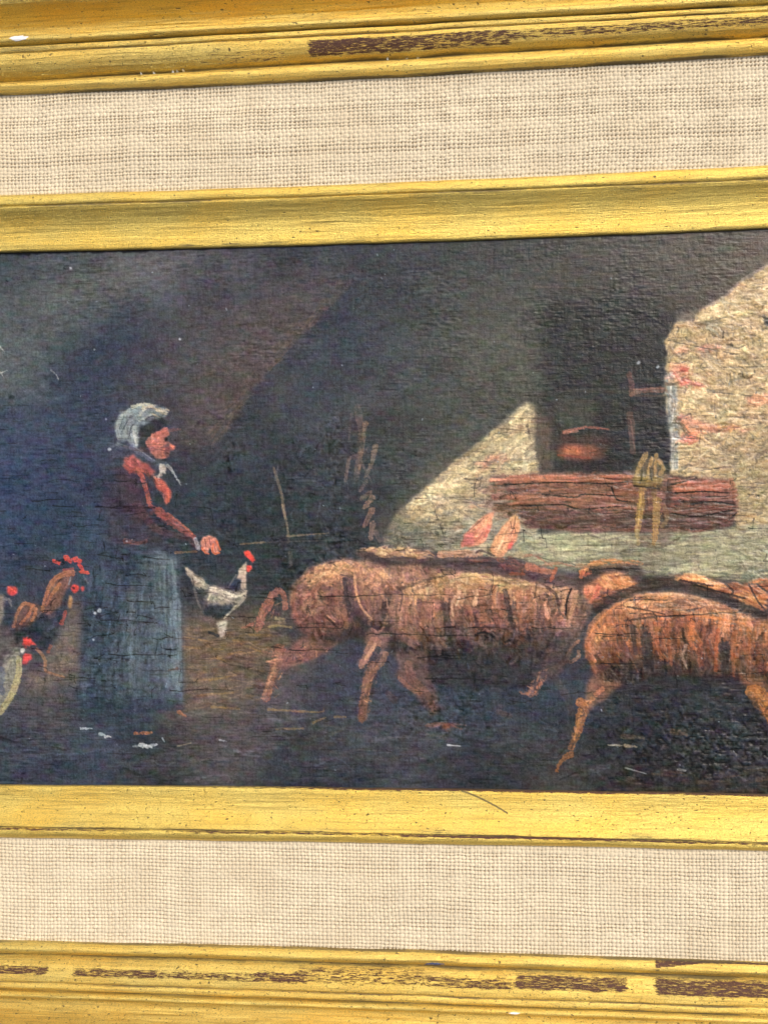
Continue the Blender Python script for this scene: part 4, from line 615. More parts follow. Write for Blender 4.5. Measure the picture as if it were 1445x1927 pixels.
    for _ in range(1500):
        x = RNG.uniform(-230, 1650); y = RNG.uniform(470, 1480)
        d = .30 if y < 760 else .5
        crack(x, y, RNG.gamma(2., 10)+4, d*RNG.uniform(.4, 1), RNG.uniform(.9, 1.6))
    for _ in range(150):
        x = RNG.choice([RNG.uniform(160, 350), RNG.uniform(540, 1100), RNG.uniform(1100, 1445), RNG.uniform(0, 540)]); y = RNG.uniform(900, 1320); L_ = 0
        for _k in range(RNG.integers(2, 6)):
            h_ = RNG.random() < .6; dx = RNG.normal()*(16 if h_ else 3); dy = RNG.normal()*(2.5 if h_ else 11)
            S([(x, y), (x+dx*.5+RNG.normal(), y+dy*.5+RNG.normal()), (x+dx, y+dy)], 1.5, (24, 24, 30), .62, .9, relief=-.2); x += dx; y += dy
    for _ in range(170):
        x = RNG.uniform(-230, 1650); y = RNG.uniform(520, 1470); n = 4
        S(np.c_[x+np.cumsum(RNG.normal(size=n))*1.5, y+np.arange(n)*RNG.uniform(2, 6)], 1.1, (30, 30, 36), .35, relief=-.12)
    for _ in range(190):
        x = RNG.uniform(-230, 1650); y = RNG.uniform(465, 1480); r = RNG.uniform(.9, 1.9)
        S([(x, y), (x+RNG.normal()*1.2, y+RNG.normal()*1.2)], r, (150, 164, 176), RNG.uniform(.25, .9), bristle=0, relief=.1)
    for _ in range(130):
        x = RNG.uniform(-230, 1650); y = RNG.uniform(465, 1480)
        S([(x, y), (x+RNG.normal()*2, y+RNG.normal()*2)], RNG.uniform(1.5, 3.5), (30, 36, 48), .5, bristle=0, relief=-.15)
    for x, y, r in ((206, 846, 3.4), (182, 1155, 3), (188, 1150, 3), (238, 1018, 2.5), (178, 1204, 2.6), (176, 658, 2.4), (133, 506, 2.4), (338, 639, 2.4), (200, 789, 2), (1201, 683, 4), (1237, 690, 3)):
        P(E(x, y, r, r), (186, 196, 204), .8, .85, .2)
    # rough blistered patches
    yy, xx = np.mgrid[0:CH, 0:CW]
    def blist(x, y, rx, ry, amp, dk):
        c = cv([(x, y)])[0]; w = np.exp(-((xx-c[0])/(rx*SC))**2/2-((yy-c[1])/(ry*SC))**2/2)
        n = blist.n; Z[:] += w*n*amp; K[:] *= (1-dk*np.clip(-n, 0, 2)*w+.35*dk*np.clip(n, 0, 2)*w)[..., None]
    blist.n = .6*vnoise(CH, CW, 3.2, 3.2)+.6*vnoise(CH, CW, 6, 5)
    for a in ((435, 865, 16, 26, .25, .25), (420, 980, 30, 50, .18, .14), (632, 860, 20, 70, .24, .22), (630, 1010, 50, 40, .2, .2), (560, 1090, 50, 40, .2, .18), (1330, 1380, 130, 60, .20, .20), (820, 1340, 70, 40, .22, .22), (930, 1190, 60, 18, .3, .25), (1400, 1430, 140, 50, .2, .2), (240, 1240, 60, 80, .14, .12), (1370, 720, 110, 120, .2, .1)):
        blist(*a)
    Z[:] = .55*Z+.45*blur(Z, 1.2)
    fine = vnoise(CH, CW, 1.6, 1.6); streak = vnoise(CH, CW, 26, 1.5); streak2 = vnoise(CH, CW, 9, 2.2); ver = vnoise(CH, CW, 1.6, 16); clo = vnoise(CH, CW, 60, 40)
    lum = K.mean(-1)/255
    g_ = K.mean(-1, keepdims=True); dk = np.clip((150-g_)/90, 0, 1)
    K += dk*.46*(g_+np.array([.5, 1.0, -.5])-K)+dk*np.array([3.5, 3.0, 1.5])
    pt = np.clip(.75+.45*vnoise(CH, CW, 70, 50), .25, 1.6)
    K *= (1+.065*fine+.035*streak*pt+.05*streak2*pt+.03*ver+.04*vnoise(CH, CW, 4, 3)+.04*clo)[..., None]
    mott = np.stack([vnoise(CH, CW, 10, 6), vnoise(CH, CW, 14, 8), vnoise(CH, CW, 10, 7)], -1)
    K += 2.2*mott
    Z += .03*fine+.03*streak*pt+.06*streak2*pt+.03*ver+.07*vnoise(CH, CW, 5, 3.5)*pt+.05*vnoise(CH, CW, 40, 14)
    # uneven dark strip along the top edge of the panel
    e = cv([(0, 478), (1445, 434)]); ye = np.interp(np.arange(CW), e[:, 0], e[:, 1])+1.5+1.4*vnoise(1, CW, 40, 5)[0]+.9*vnoise(1, CW, 7, 5)[0]
    a = np.clip((ye[None]-yy)/3+.5, 0, 1)
    K += (a*.75)[..., None]*(np.array([22, 24, 30])-K)
    return np.clip(K, 4, 250), Z
# ---------------------------------------------------------------- node helpers
def mat(name):
    m = bpy.data.materials.new(name); m.use_nodes = True
    return m, m.node_tree, m.node_tree.nodes['Principled BSDF']
def N(nt, t, **k):
    n = nt.nodes.new(t)
    for a, b in k.items():
        if a in n.inputs: n.inputs[a].default_value = b
        else: setattr(n, a, b)
    return n
def math_(nt, op, a, b=None, c=None, clamp=False):
    n = nt.nodes.new('ShaderNodeMath'); n.operation = op; n.use_clamp = clamp
    for i, v in enumerate((a, b, c)):
        if v is None: continue
        if isinstance(v, (int, float)): n.inputs[i].default_value = v
        else: nt.links.new(v, n.inputs[i])
    return n.outputs[0]
def mixc(nt, f, a, b, mode='MIX'):
    n = nt.nodes.new('ShaderNodeMix'); n.data_type = 'RGBA'; n.blend_type = mode; n.clamp_factor = True
    for i, v in ((0, f), (6, a), (7, b)):
        if isinstance(v, (int, float)): n.inputs[i].default_value = v
        elif isinstance(v, tuple): n.inputs[i].default_value = v+(1,) if len(v) == 3 else v
        else: nt.links.new(v, n.inputs[i])
    return n.outputs[2]
def ramp(nt, v, a, b):
    n = nt.nodes.new('ShaderNodeMapRange'); n.interpolation_type = 'SMOOTHSTEP'
    n.inputs[1].default_value = a; n.inputs[2].default_value = b; nt.links.new(v, n.inputs[0]); return n.outputs[0]
def noise(nt, vec, sx, sy, scale=1, detail=4, rough=.55, off=0):
    mp = nt.nodes.new('ShaderNodeMapping'); mp.inputs['Scale'].default_value = (sx, sy, 1); mp.inputs['Location'].default_value = (off, off*.7, off*.3)
    nt.links.new(vec, mp.inputs[0])
    n = nt.nodes.new('ShaderNodeTexNoise'); n.inputs['Scale'].default_value = scale; n.inputs['Detail'].default_value = detail; n.inputs['Roughness'].default_value = rough
    nt.links.new(mp.outputs[0], n.inputs['Vector']); return n.outputs['Fac']
def attr(nt, name, out='Fac'):
    n = nt.nodes.new('ShaderNodeAttribute'); n.attribute_name = name; return n.outputs[out]

# gilding: leaf over red-brown bole; UV is (along, across) in millimetres
def gold(name, tint, bole=(0.070, 0.026, 0.017), dirt=0.5, off=0):
    m, nt, b = mat(name); L = nt.links
    uv = N(nt, 'ShaderNodeUVMap', uv_map='mm').outputs[0]
    streak = noise(nt, uv, .05, 1.6, 1, 5, .65, off)
    fine = noise(nt, uv, 1.9, 4.2, 1, 4, .8, off+3)
    cloud = noise(nt, uv, .05, .12, 1, 3, .5, off+5)
    pits = noise(nt, uv, .9, 1.5, 1, 2, .5, off+9)
    pits2 = noise(nt, uv, 2.2, 2.6, 1, 1, .5, off+12)
    rub = noise(nt, uv, .45, 3.4, 1, 7, .8, off+15)
    wear = attr(nt, 'wear'); grime_shade = attr(nt, 'grime_shade')
    wv = ramp(nt, math_(nt, 'ADD', wear, math_(nt, 'MULTIPLY', math_(nt, 'SUBTRACT', rub, .5), 3.0)), .40, .60)
    leaf = mixc(nt, ramp(nt, cloud, .35, .68), tint, (tint[0]*1.05, tint[1]*.93, tint[2]*.72))
    leaf = mixc(nt, math_(nt, 'MULTIPLY', ramp(nt, streak, .5, .66), .65), leaf, (tint[0]*.55, tint[1]*.5, tint[2]*.5))
    leaf = mixc(nt, math_(nt, 'MULTIPLY', ramp(nt, fine, .48, .64), .85), leaf, (tint[0]*.6, tint[1]*.55, tint[2]*.6))
    gr = noise(nt, uv, 3.2, 5.0, 1, 2, .9, off+21)
    leaf = mixc(nt, math_(nt, 'MULTIPLY', ramp(nt, gr, .50, .70), .5), leaf, (tint[0]*.5, tint[1]*.42, tint[2]*.4))
    col = mixc(nt, wv, leaf, mixc(nt, ramp(nt, fine, .35, .7), bole, (bole[0]*1.5, bole[1]*1.4, bole[2]*1.3)))
    g = ramp(nt, math_(nt, 'ADD', grime_shade, math_(nt, 'MULTIPLY', math_(nt, 'SUBTRACT', rub, .5), 1.5)), .35, .85)  # real dirt plus shade painted into creases and steep gold faces
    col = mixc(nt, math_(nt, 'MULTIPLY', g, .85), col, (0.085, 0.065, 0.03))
    sp = math_(nt, 'MAXIMUM', ramp(nt, pits, .67, .71), math_(nt, 'MULTIPLY', ramp(nt, pits2, .67, .73), .7))
    col = mixc(nt, math_(nt, 'MULTIPLY', sp, dirt*1.6), col, (0.05, 0.035, 0.02))
    L.new(col, b.inputs['Base Color'])
    nonm = math_(nt, 'MAXIMUM', wv, math_(nt, 'MAXIMUM', g, sp))
    L.new(math_(nt, 'SUBTRACT', .86, math_(nt, 'MULTIPLY', nonm, .8)), b.inputs['Metallic'])
    L.new(math_(nt, 'ADD', math_(nt, 'ADD', .20, math_(nt, 'MULTIPLY', fine, .24)), math_(nt, 'MULTIPLY', nonm, .15)), b.inputs['Roughness'])
    h = math_(nt, 'ADD', math_(nt, 'MULTIPLY', streak, .5), math_(nt, 'ADD', math_(nt, 'MULTIPLY', fine, .45), math_(nt, 'MULTIPLY', rub, .25)))
    h = math_(nt, 'SUBTRACT', h, math_(nt, 'ADD', math_(nt, 'MULTIPLY', sp, .7), math_(nt, 'MULTIPLY', wv, .12)))
    bp = N(nt, 'ShaderNodeBump'); bp.inputs['Strength'].default_value = 1.0; bp.inputs['Distance'].default_value = .00042
    L.new(h, bp.inputs['Height']); L.new(bp.outputs[0], b.inputs['Normal'])
    return m
GOLD_SLIP = gold('gilded leaf, inner slip', (0.88, 0.70, 0.19), off=1)
GOLD_OUT = gold('gilded leaf, outer rail', (0.88, 0.69, 0.20), off=40)

def linen_mat():
    m, nt, b = mat('woven linen'); L = nt.links
    uv = N(nt, 'ShaderNodeUVMap', uv_map='mm').outputs[0]
    c = attr(nt, 'tone', 'Color')
    n1 = noise(nt, uv, 2.5, 2.5, 1, 4, .7); n2 = noise(nt, uv, .06, .06, 1, 3, .5)
    c = mixc(nt, math_(nt, 'MULTIPLY', ramp(nt, n1, .45, .8), .35), c, (0.36, 0.27, 0.19))
    c = mixc(nt, math_(nt, 'MULTIPLY', ramp(nt, n2, .42, .66), .32), c, (0.54, 0.45, 0.31))
    L.new(c, b.inputs['Base Color']); b.inputs['Roughness'].default_value = .9; b.inputs['Specular IOR Level'].default_value = .2
    b.inputs['Sheen Weight'].default_value = .15
    bp = N(nt, 'ShaderNodeBump'); bp.inputs['Strength'].default_value = .5; bp.inputs['Distance'].default_value = .0001
    L.new(n1, bp.inputs['Height']); L.new(bp.outputs[0], b.inputs['Normal'])
    return m
LINEN = linen_mat()
def paint_mat():
    m, nt, b = mat('old varnished oil paint'); L = nt.links
    g = N(nt, 'ShaderNodeNewGeometry').outputs['Position']
    f = noise(nt, g, 2600, 3600, 1, 3, .6); s = noise(nt, g, 300, 4200, 1, 3, .6)
    L.new(attr(nt, 'paint', 'Color'), b.inputs['Base Color'])
    L.new(math_(nt, 'ADD', .20, math_(nt, 'MULTIPLY', f, .2)), b.inputs['Roughness']); b.inputs['Specular IOR Level'].default_value = .32
    bp = N(nt, 'ShaderNodeBump'); bp.inputs['Strength'].default_value = .5; bp.inputs['Distance'].default_value = .00009
    L.new(math_(nt, 'ADD', f, s), bp.inputs['Height']); L.new(bp.outputs[0], b.inputs['Normal'])
    return m
PAINT = paint_mat()
def plain(name, col, r=.8, sc_=200):
    m, nt, b = mat(name)
    n = noise(nt, N(nt, 'ShaderNodeNewGeometry').outputs['Position'], sc_, sc_, 1, 5, .6)
    nt.links.new(mixc(nt, n, tuple(c*.8 for c in col), tuple(min(1, c*1.2) for c in col)), b.inputs['Base Color']); b.inputs['Roughness'].default_value = r
    return m
GESSO = plain('bare gesso', (.78, .80, .82), .85, 1500); WOOD = plain('raw wood', (.25, .17, .1), .8, 120); BLUEP = plain('blue paint speck', (.08, .10, .2), .6, 2500)

# ---------------------------------------------------------------- mesh helpers
def grid_obj(name, V, m, parent, uv=None, attrs=None, color=None):
    """V: (rows, cols, 3) in mm -> one mesh object"""
    R, Cc = V.shape[:2]
    me = bpy.data.meshes.new(name); n = R*Cc
    me.vertices.add(n); me.vertices.foreach_set('co', (V.reshape(-1, 3)*MM).astype(np.float32).ravel())
    i = np.arange((R-1)*(Cc-1)); r, c = i//(Cc-1), i % (Cc-1); a = r*Cc+c
    F = np.stack([a, a+1, a+Cc+1, a+Cc], 1).astype(np.int32)
    p0, p1, p3 = V[0, 0], V[0, 1], V[1, 0]
    me.loops.add(F.size); me.loops.foreach_set('vertex_index', F.ravel())
    me.polygons.add(len(F)); me.polygons.foreach_set('loop_start', np.arange(0, F.size, 4, dtype=np.int32)); me.polygons.foreach_set('loop_total', np.full(len(F), 4, np.int32))
    me.update(calc_edges=True)
    me.polygons.foreach_set('use_smooth', np.ones(len(F), bool))
    if uv is not None:
        u = me.uv_layers.new(name='mm'); u.data.foreach_set('uv', uv.reshape(-1, 2)[F.ravel()].astype(np.float32).ravel())
    for k, v in (attrs or {}).items():
        at = me.attributes.new(k, 'FLOAT', 'POINT'); at.data.foreach_set('value', v.astype(np.float32).ravel())
    if color:
        k, v = color; at = me.color_attributes.new(k, 'FLOAT_COLOR', 'POINT')
        at.data.foreach_set('color', np.concatenate([v.reshape(-1, 3), np.ones((n, 1))], 1).astype(np.float32).ravel())
    me.materials.append(m); o = bpy.data.objects.new(name, me); sc.collection.objects.link(o); o.parent = parent
    return o

root = bpy.data.objects.new('framed_painting', None); sc.collection.objects.link(root)
root.empty_display_size = .05
root['label'] = 'old oil painting of farm woman, pigs and hens in gilded frame with linen mat'
root['category'] = 'painting'

# ---------------------------------------------------------------- moulding lines (distance outwards from the sight edge, mm)
NAMES = ['p', 'c1', 'li', 'lo', 'b1', 'cv', 'ce']
DT = [[.688, -.023, -1.034], [.29, -.225, 11.09], [.587, .228, 14.714], [.629, .619, 42.937], [0, .666, 47.651], [0, -.155, 54.887], [0, -.074, 57.114]]
DB = [[.426, .065, -.17], [.374, .514, 11.287], [.167, -.097, 14.118], [.366, .2, 43.086], [.377, .517, 47.013], [0, .053, 55.685], [0, -.089, 57.19]]
DM = np.array([-.5, 11.2, 14.4, 43.1, 47.4, 55.2, 57.2])
XL, XR, YH = -165.0, 91.0, 75.0
def dist(side, s, u):
    """s: along position (mm), u: moulding line index (7 and beyond: mm past the last line)"""
    if side in 'TB':
        co_ = np.array(DT if side == 'T' else DB); x = np.clip(s, -150, 72)/100
        k = np.clip(np.minimum((s+163)/14, (89-s)/14), 0, 1)[None]
        d = co_[:, :1]*x[None]**2+co_[:, 1:2]*x[None]+co_[:, 2:]
        d = DM[:, None]*(1-k)+d*k
    else: d = np.repeat(DM[:, None], len(s), 1)
    if u > 6: return d[6]+(u-6)
    i = min(int(u), 5); f = u-i
    return d[i]*(1-f)+d[i+1]*f
def samples(a, b, fine, coarse, fa, fb):
    """positions along a rail, fine where it matters"""
    x = [a]
    while x[-1] < b: x.append(x[-1]+(fine if fa < x[-1] < fb else coarse))
    x[-1] = b; return np.array(x)
def place(side, s, d, h):
    """s runs -1..1 param in mm along, d outward distance -> xyz, mitred at the corners"""
    if side in 'TB':
        t = (s-XL)/(XR-XL); X = (XL-d)+(XR-XL+2*d)*t
        inside = (s > -150) & (s < 76)
        k = np.clip(np.minimum((s+163)/14, (89-s)/14), 0, 1); X = X*(1-k)+s*k
        Y = (YH+d)*(1 if side == 'T' else -1)
        return np.stack([X, Y, h], -1)
    t = (s+YH)/(2*YH); Y = -(YH+d)+2*(YH+d)*t
    X = XR+d if side == 'R' else XL-d
    return np.stack([X, Y, h], -1)
def along(side, coarse=False):
    return samples(XL, XR, .3, 1.5, -152, 77) if side in 'TB' else np.linspace(-YH, YH, 160)
def profile(keys, step):
    """densify (u, h) keys: returns u, h lists with about `step` mm spacing"""
    U, H = [], []
    for (u0, h0), (u1, h1) in zip(keys[:-1], keys[1:]):
        dd = abs(np.interp(u1, range(8), [*DM, DM[-1]+1])-np.interp(u0, range(8), [*DM, DM[-1]+1])) if max(u0, u1) <= 6 else abs(u1-u0)
        n = max(1, int(math.ceil(math.hypot(dd, h1-h0)/step)))
        for k in range(n): U.append(u0+(u1-u0)*k/n); H.append(h0+(h1-h0)*k/n)
    U.append(keys[-1][0]); H.append(keys[-1][1])
    H = np.array(H); H2 = H.copy(); H2[1:-1] = .25*H[:-2]+.5*H[1:-1]+.25*H[2:]
    H2[0], H2[-1] = H[0], H[-1]
    return np.array(U), H2
rg = np.random.default_rng(3)
def nz(x, cell, seed):
    r = np.random.default_rng(seed); g = r.standard_normal(4000); t = np.abs(x-(-400))/cell; i = t.astype(int); f = t-i; f = f*f*(3-2*f)
    return g[i]*(1-f)+g[i+1]*f
def rail(name, side, keys, m, step, label=None, wear_shade_f=None, amp=.03):
    s = along(side); U, H = profile(keys, step); V = np.zeros((len(U), len(s), 3)); UV = np.zeros((len(U), len(s), 2))
    W = np.zeros((len(U), len(s))); G = np.zeros_like(W)
    arc = 0; prev = None
    for j, (u, h) in enumerate(zip(U, H)):
        d = dist(side, s, u)
        d = d + .07*nz(s, 17, 5+int(u))+.03*nz(s, 4, 11+int(u))
        hh = h+amp*nz(s, 9, 31+int(u*2))+amp*.5*nz(s, 1.7, 57+int(u*3))
        if h < -.5: hh = np.full_like(s, h)
        V[j] = place(side, s, d, hh)
        if prev is not None: arc += float(np.hypot((d-prev[0]).mean(), h-prev[1]))
        prev = (d, h); UV[j, :, 0] = s+{'T': 0, 'B': 517, 'L': 911, 'R': 1403}[side]; UV[j, :, 1] = arc
        if wear_shade_f: W[j], G[j] = wear_shade_f(side, s, u, h)
    if side in 'TR': V = V[:, ::-1] if side == 'T' else V[:, ::-1]; 
    if side in 'TR': UV = UV[:, ::-1]; W = W[:, ::-1]; G = G[:, ::-1]
    o = grid_obj(name, V, m, root, UV, {'wear': W, 'grime_shade': G})
    # face the camera side
    o.data.update()
    nrm = np.zeros(len(o.data.polygons)*3, np.float32); o.data.polygons.foreach_get('normal', nrm)
    if nrm.reshape(-1, 3)[:, 2].mean() < 0: o.data.flip_normals()
    if label: o['label'] = label
    return o

def X_(px, side, h=6.0):
    """position along a rail from a measured mark"""
    y = 90 if side == 'T' else 1840
    q = HM @ np.array([px, y, 1]); return q[0]/q[2]*(1-h/318.0)
def band(s, u, a, b, u0, u1, su=.05, sa=1.1):
    s = s+.35*nz(s+u*37, .8, 63)
    e = np.clip((s-a)/sa+.5, 0, 1)*np.clip((b-s)/sa+.5, 0, 1)
    return e*np.clip((u-u0)/su+.5, 0, 1)*np.clip((u1-u)/su+.5, 0, 1)
def slip_wear_shade(side, s, u, h):
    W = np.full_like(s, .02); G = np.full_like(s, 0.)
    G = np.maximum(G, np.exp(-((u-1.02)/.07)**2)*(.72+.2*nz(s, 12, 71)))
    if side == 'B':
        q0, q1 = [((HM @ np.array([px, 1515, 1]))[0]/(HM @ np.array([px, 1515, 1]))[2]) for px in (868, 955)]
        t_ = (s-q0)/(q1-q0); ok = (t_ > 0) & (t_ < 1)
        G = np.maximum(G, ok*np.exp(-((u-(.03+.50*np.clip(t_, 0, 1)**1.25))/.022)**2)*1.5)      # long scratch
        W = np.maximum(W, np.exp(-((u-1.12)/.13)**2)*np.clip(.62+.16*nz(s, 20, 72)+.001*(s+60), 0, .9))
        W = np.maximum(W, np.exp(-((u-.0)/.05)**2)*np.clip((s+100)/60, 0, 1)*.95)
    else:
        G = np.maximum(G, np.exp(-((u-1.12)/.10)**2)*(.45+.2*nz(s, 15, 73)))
        G = np.maximum(G, np.exp(-((u-.07)/.04)**2)*(.30+.2*nz(s, 6, 74)))  # painted shade along the lip that turns away
    G = np.maximum(G, np.exp(-((u-.93)/.14)**2)*(.33+.12*nz(s, 9, 76)))  # steep slip face darkened, shade put into the colour
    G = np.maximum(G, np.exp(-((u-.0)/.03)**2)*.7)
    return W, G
def out_wear_shade(side, s, u, h):
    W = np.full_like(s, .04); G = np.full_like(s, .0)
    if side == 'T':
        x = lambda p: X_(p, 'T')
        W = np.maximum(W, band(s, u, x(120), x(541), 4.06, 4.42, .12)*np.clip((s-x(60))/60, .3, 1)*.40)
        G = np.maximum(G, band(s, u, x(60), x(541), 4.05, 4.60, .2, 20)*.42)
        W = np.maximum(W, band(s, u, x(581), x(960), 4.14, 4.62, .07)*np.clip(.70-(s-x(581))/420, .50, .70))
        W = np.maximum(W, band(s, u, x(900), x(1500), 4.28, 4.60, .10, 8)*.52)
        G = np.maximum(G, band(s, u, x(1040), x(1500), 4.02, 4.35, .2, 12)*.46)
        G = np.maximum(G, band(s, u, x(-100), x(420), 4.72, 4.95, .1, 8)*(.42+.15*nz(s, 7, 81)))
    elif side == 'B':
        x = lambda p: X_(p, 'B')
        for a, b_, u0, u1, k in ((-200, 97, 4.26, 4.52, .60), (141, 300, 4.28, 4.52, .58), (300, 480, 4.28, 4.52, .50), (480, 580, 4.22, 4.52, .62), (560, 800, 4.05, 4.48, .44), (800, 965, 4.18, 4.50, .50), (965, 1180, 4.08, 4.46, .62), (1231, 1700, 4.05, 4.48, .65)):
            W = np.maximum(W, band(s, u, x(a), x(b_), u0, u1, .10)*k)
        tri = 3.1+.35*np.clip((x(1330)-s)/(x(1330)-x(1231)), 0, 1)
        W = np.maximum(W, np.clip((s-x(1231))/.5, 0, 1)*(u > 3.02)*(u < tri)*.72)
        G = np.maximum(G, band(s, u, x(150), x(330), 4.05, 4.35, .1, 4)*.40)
        G = np.maximum(G, band(s, u, x(-200), x(1600), 3.70, 4.0, .1, 8)*(.34+.14*nz(s, 10, 91)))  # shade painted on the lower side of the bead
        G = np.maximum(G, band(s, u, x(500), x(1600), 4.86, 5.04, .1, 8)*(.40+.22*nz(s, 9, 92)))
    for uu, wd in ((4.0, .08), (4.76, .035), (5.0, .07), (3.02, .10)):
        G = np.maximum(G, np.exp(-((u-uu)/wd)**2)*(.80+.15*nz(s, 11, 95)))  # crease dirt deepened with painted shade
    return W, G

SLIP = [(0, -1.2), (0, .5), (.02, .95), (.06, 1.22), (.13, 1.32), (.30, 1.38), (.44, 1.62), (.58, 2.1), (.71, 2.85), (.83, 3.75), (.93, 4.6), (.985, 4.95), (1.0, 4.6), (1.03, 4.5), (1.1, 4.95), (1.28, 5.25), (1.5, 5.2), (1.75, 4.8), (1.94, 4.1), (2.0, 3.3), (2.0, 2.0)]
OUTER = [(3, 1.8), (3, 3.9), (3.06, 4.7), (3.22, 5.6), (3.45, 6.1), (3.65, 6.0), (3.85, 5.3), (3.96, 4.4), (4.0, 4.0), (4.03, 4.6), (4.09, 5.6), (4.22, 6.8), (4.40, 7.7), (4.58, 8.2), (4.72, 8.3), (4.755, 7.8), (4.80, 8.4), (4.9, 8.6), (4.96, 8.4), (5.0, 7.7), (5.12, 8.9), (5.4, 9.7), (5.75, 9.8), (6, 9.4),
         (6.4, 8.0), (6.8, 6.0), (7.4, 4.6), (8.5, 4.0), (9.8, 4.5), (11, 5.8), (12, 7.4), (12.9, 9.2), (13.7, 10.8), (14.8, 11.8), (17, 12.2), (19, 11.4), (20, 9.4), (20.4, -7)]
sides = {'T': 'upper', 'B': 'lower', 'L': 'left', 'R': 'right'}
for sd in 'TBLR':
    rail('inner_slip', sd, SLIP, GOLD_SLIP, .22, sides[sd]+' gilded inner slip beside the painting', slip_wear_shade)
orails = {}
for sd in 'TBLR':
    orails[sd] = rail('outer_rail', sd, OUTER, GOLD_OUT, .25, sides[sd]+' gilded outer rail with rubbed brown patches', out_wear_shade, amp=.035)

# ---------------------------------------------------------------- linen mat: every thread is real relief
def linen(side):
    st = .17
    s = samples(XL, XR, st, 1.2, -152, 77) if side in 'TB' else np.linspace(-YH, YH, 500)
    nr = int(29.6/st); t = np.linspace(-.012, 1.012, nr)
    d0 = dist(side, s, 2.0); d1 = dist(side, s, 3.0)
    D = d0[None]*(1-t[:, None])+d1[None]*t[:, None]
    X = np.repeat(s[None], nr, 0)+(0 if side in 'TL' else 300); Y = D.copy()
    if side == 'B': Y = -Y+200
    r = np.random.default_rng({'T': 1, 'B': 2, 'L': 3, 'R': 4}[side])
    h_, w_ = X.shape
    cell = 1/st
    Xw = X+.16*vnoise(h_, w_, 20*cell, 9*cell, r)+.05*vnoise(h_, w_, 5*cell, 2*cell, r)
    Yw = Y+.22*vnoise(h_, w_, 16*cell, 20*cell, r)+.06*vnoise(h_, w_, 2.5*cell, 5*cell, r)
    p = 1.06
    ex = p*np.cumsum(np.clip(1+.13*r.standard_normal(700), .7, 1.4)); ex += X.min()-3-ex[0]
    ey = .98*np.cumsum(np.clip(1+.11*r.standard_normal(80), .7, 1.4)); ey += Y.min()-3-ey[0]
    i = np.clip(np.searchsorted(ex, Xw)-1, 0, 698); fx = np.clip((Xw-ex[i])/(ex[i+1]-ex[i]), 0, 1)*2-1
    j = np.clip(np.searchsorted(ey, Yw)-1, 0, 78); fy = np.clip((Yw-ey[j])/(ey[j+1]-ey[j]), 0, 1)*2-1
    par = np.where((i+j) % 2 == 0, 1., -1.)
    wx = .60+.08*r.standard_normal(700)[i]+.04*vnoise(h_, w_, 4*cell, 3*cell, r); wy = .86+.07*r.standard_normal(80)[j]+.05*vnoise(h_, w_, 5*cell, 2*cell, r)
    cx_ = np.sqrt(np.clip(1-(fx/np.clip(wx, .4, .95))**2, 0, 1)); cy_ = np.sqrt(np.clip(1-(fy/np.clip(wy, .45, 1.02))**2, 0, 1))
    hx = cx_*.20+par*.17*np.cos(fy*np.pi/2)*(cx_ > 0)-.4*(cx_ <= 0)
    hy = cy_*.24-par*.17*np.cos(fx*np.pi/2)*(cy_ > 0)-.4*(cy_ <= 0)
    Hh = np.maximum(hx, hy); hole = np.clip((.13-Hh)/.16, 0, 1)
    tx = r.standard_normal(700)[i]; ty = r.standard_normal(80)[j]
    top = np.where(hx > hy, tx, ty)
    base = np.array([.635, .56, .415])[None, None]*(1+.045*top+.03*vnoise(h_, w_, 3*cell, 1*cell, r)+.03*vnoise(h_, w_, 40, 30, r))[..., None]
    base = base*(1-hole[..., None])+np.array([.34, .255, .16])*hole[..., None]
    z = 3.25+Hh+.05*vnoise(h_, w_, 200, 60, r)-.12*np.exp(-((t-0)/.03)**2)[:, None]
    V = place(side, np.repeat(s[None], nr, 0).ravel(), D.ravel(), z.ravel()).reshape(nr, len(s), 3)
    o = grid_obj('linen_mat', V, LINEN, root, np.stack([X, Y], -1), None, ('tone', base))
    nrm = np.zeros(len(o.data.polygons)*3, np.float32); o.data.polygons.foreach_get('normal', nrm)
    if nrm.reshape(-1, 3)[:, 2].mean() < 0: o.data.flip_normals()
    o['label'] = sides[side]+' strip of cream woven linen between gilded mouldings'
for sd in 'TBLR': linen(sd)

# ---------------------------------------------------------------- the painted panel
K, Zr = paint()
k = K/255.0; lin = np.where(k <= .04045, k/12.92, ((k+.055)/1.055)**2.4)
alb = np.clip((lin-np.array(VEIL))/LIGHT, .003, .85)
gx = PX0+PS*np.arange(CW); gy = PY1-PS*np.arange(CH)
V = np.zeros((CH, CW, 3)); V[..., 0] = gx[None]; V[..., 1] = gy[:, None]; V[..., 2] = np.clip(Zr, -1.5, 1.8)*RELIEF
o = grid_obj('painted_panel', V, PAINT, root, None, None, ('paint', alb))
nrm = np.zeros(len(o.data.polygons)*3, np.float32); o.data.polygons.foreach_get('normal', nrm)
if nrm.reshape(-1, 3)[:, 2].mean() < 0: o.data.flip_normals()
o['label'] = 'dark oil painting of a woman with rooster and hens behind a row of pigs'

# unseen backing board behind everything, added to block light from beneath
x0, x1, y0, y1, z0, z1 = XL-70, XR+70, -YH-70, YH+70, -6.5, -3.0
vs = [(x, y, z) for z in (z0, z1) for y in (y0, y1) for x in (x0, x1)]
me = bpy.data.meshes.new('added_backing_board'); me.from_pydata([tuple(c*MM for c in v) for v in vs], [], [(0, 2, 3, 1), (4, 5, 7, 6), (0, 1, 5, 4), (2, 6, 7, 3), (0, 4, 6, 2), (1, 3, 7, 5)])
me.materials.append(WOOD); b_ = bpy.data.objects.new('added_backing_board', me); sc.collection.objects.link(b_); b_.parent = root

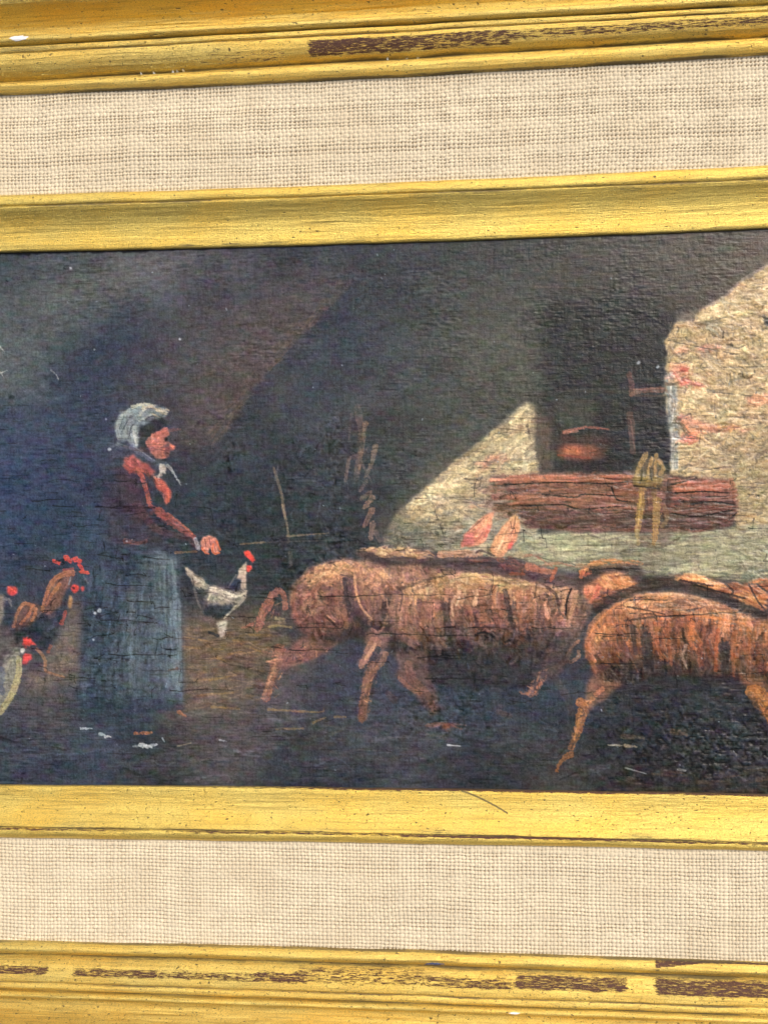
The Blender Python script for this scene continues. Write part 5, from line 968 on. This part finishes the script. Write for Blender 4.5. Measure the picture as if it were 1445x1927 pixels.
# ---------------------------------------------------------------- small damage on the mouldings (sub-parts of their rails)
def surf(side, s, u, keys):
    us = np.array([q[0] for q in keys[2:-1]]); hs = np.array([q[1] for q in keys[2:-1]])
    d = dist(side, np.array([s]), u)[0]; return (YH+d)*(1 if side == 'T' else -1), float(np.interp(u, us, hs))
def flake(name, side, px, u, lx, ly, m, keys, parent, label, seed=0, lift=.10):
    """a thin irregular flake lying on the moulding and following its curve"""
    r = np.random.default_rng(seed); s0 = X_(px, side); n = 22
    pts = []; du = ly/((DM[min(int(u)+1, 6)]-DM[min(int(u), 5)]) if u < 6 else 1)
    rim = [1+.22*r.standard_normal() for _ in range(n)]
    for ring, q in ((0, 1.0), (1, .8), (2, .4)):
        for k_ in range(n):
            a = 2*math.pi*k_/n; rr = q*np.clip(rim[k_], .55, 1.4)
            s = s0+lx*rr*math.cos(a); uu = u+du*rr*math.sin(a); y, h = surf(side, s, uu, keys)
            pts.append((s, y, h+(lift if ring else -.12)+.02*r.standard_normal()))
    y, h = surf(side, s0, u, keys); pts.append((s0, y, h+lift))
    f = [(a*n+k_, a*n+(k_+1) % n, (a+1)*n+(k_+1) % n, (a+1)*n+k_) for a in (0, 1) for k_ in range(n)]+[(2*n+k_, 2*n+(k_+1) % n, 3*n) for k_ in range(n)]
    me = bpy.data.meshes.new(name); me.from_pydata([tuple(c*MM for c in p_) for p_ in pts], [], f); me.materials.append(m)
    if side == 'B': me.flip_normals()
    o = bpy.data.objects.new(name, me); sc.collection.objects.link(o); o.parent = parent; o['label'] = label
flake('gesso_chip', 'T', 47, 5.65, 2.9, .8, GESSO, OUTER, orails['T'], 'bright white chip of bare gesso on upper rail', 1, .14)
flake('gesso_chip', 'B', 967, 5.6, 1.6, .35, GESSO, OUTER, orails['B'], 'small white chip on lower rail', 2, .12)
flake('paint_speck', 'B', 816, 3.72, 2.2, .55, BLUEP, OUTER, orails['B'], 'dark blue paint speck on lower rail bead', 3, .10)
for i_, (px, u) in enumerate(((262, 4.02), (286, 4.02), (322, 4.03), (330, 4.05), (342, 4.06), (728, 4.03), (764, 4.02), (785, 4.02))):
    flake('plaster_crumb', 'T', px, u-.04, .32, .25, GESSO, OUTER, orails['T'], 'pale plaster crumb in the groove of upper rail', 10+i_, .22)
# ---------------------------------------------------------------- the surface the picture lies on
me = bpy.data.meshes.new('ground'); me.from_pydata([(-4, -4, -.0072), (4, -4, -.0072), (4, 4, -.0072), (-4, 4, -.0072)], [], [(0, 1, 2, 3)])
me.materials.append(plain('worn paving', (.20, .18, .155), .85, 12)); g_o = bpy.data.objects.new('ground', me); sc.collection.objects.link(g_o); g_o['kind'] = 'structure'
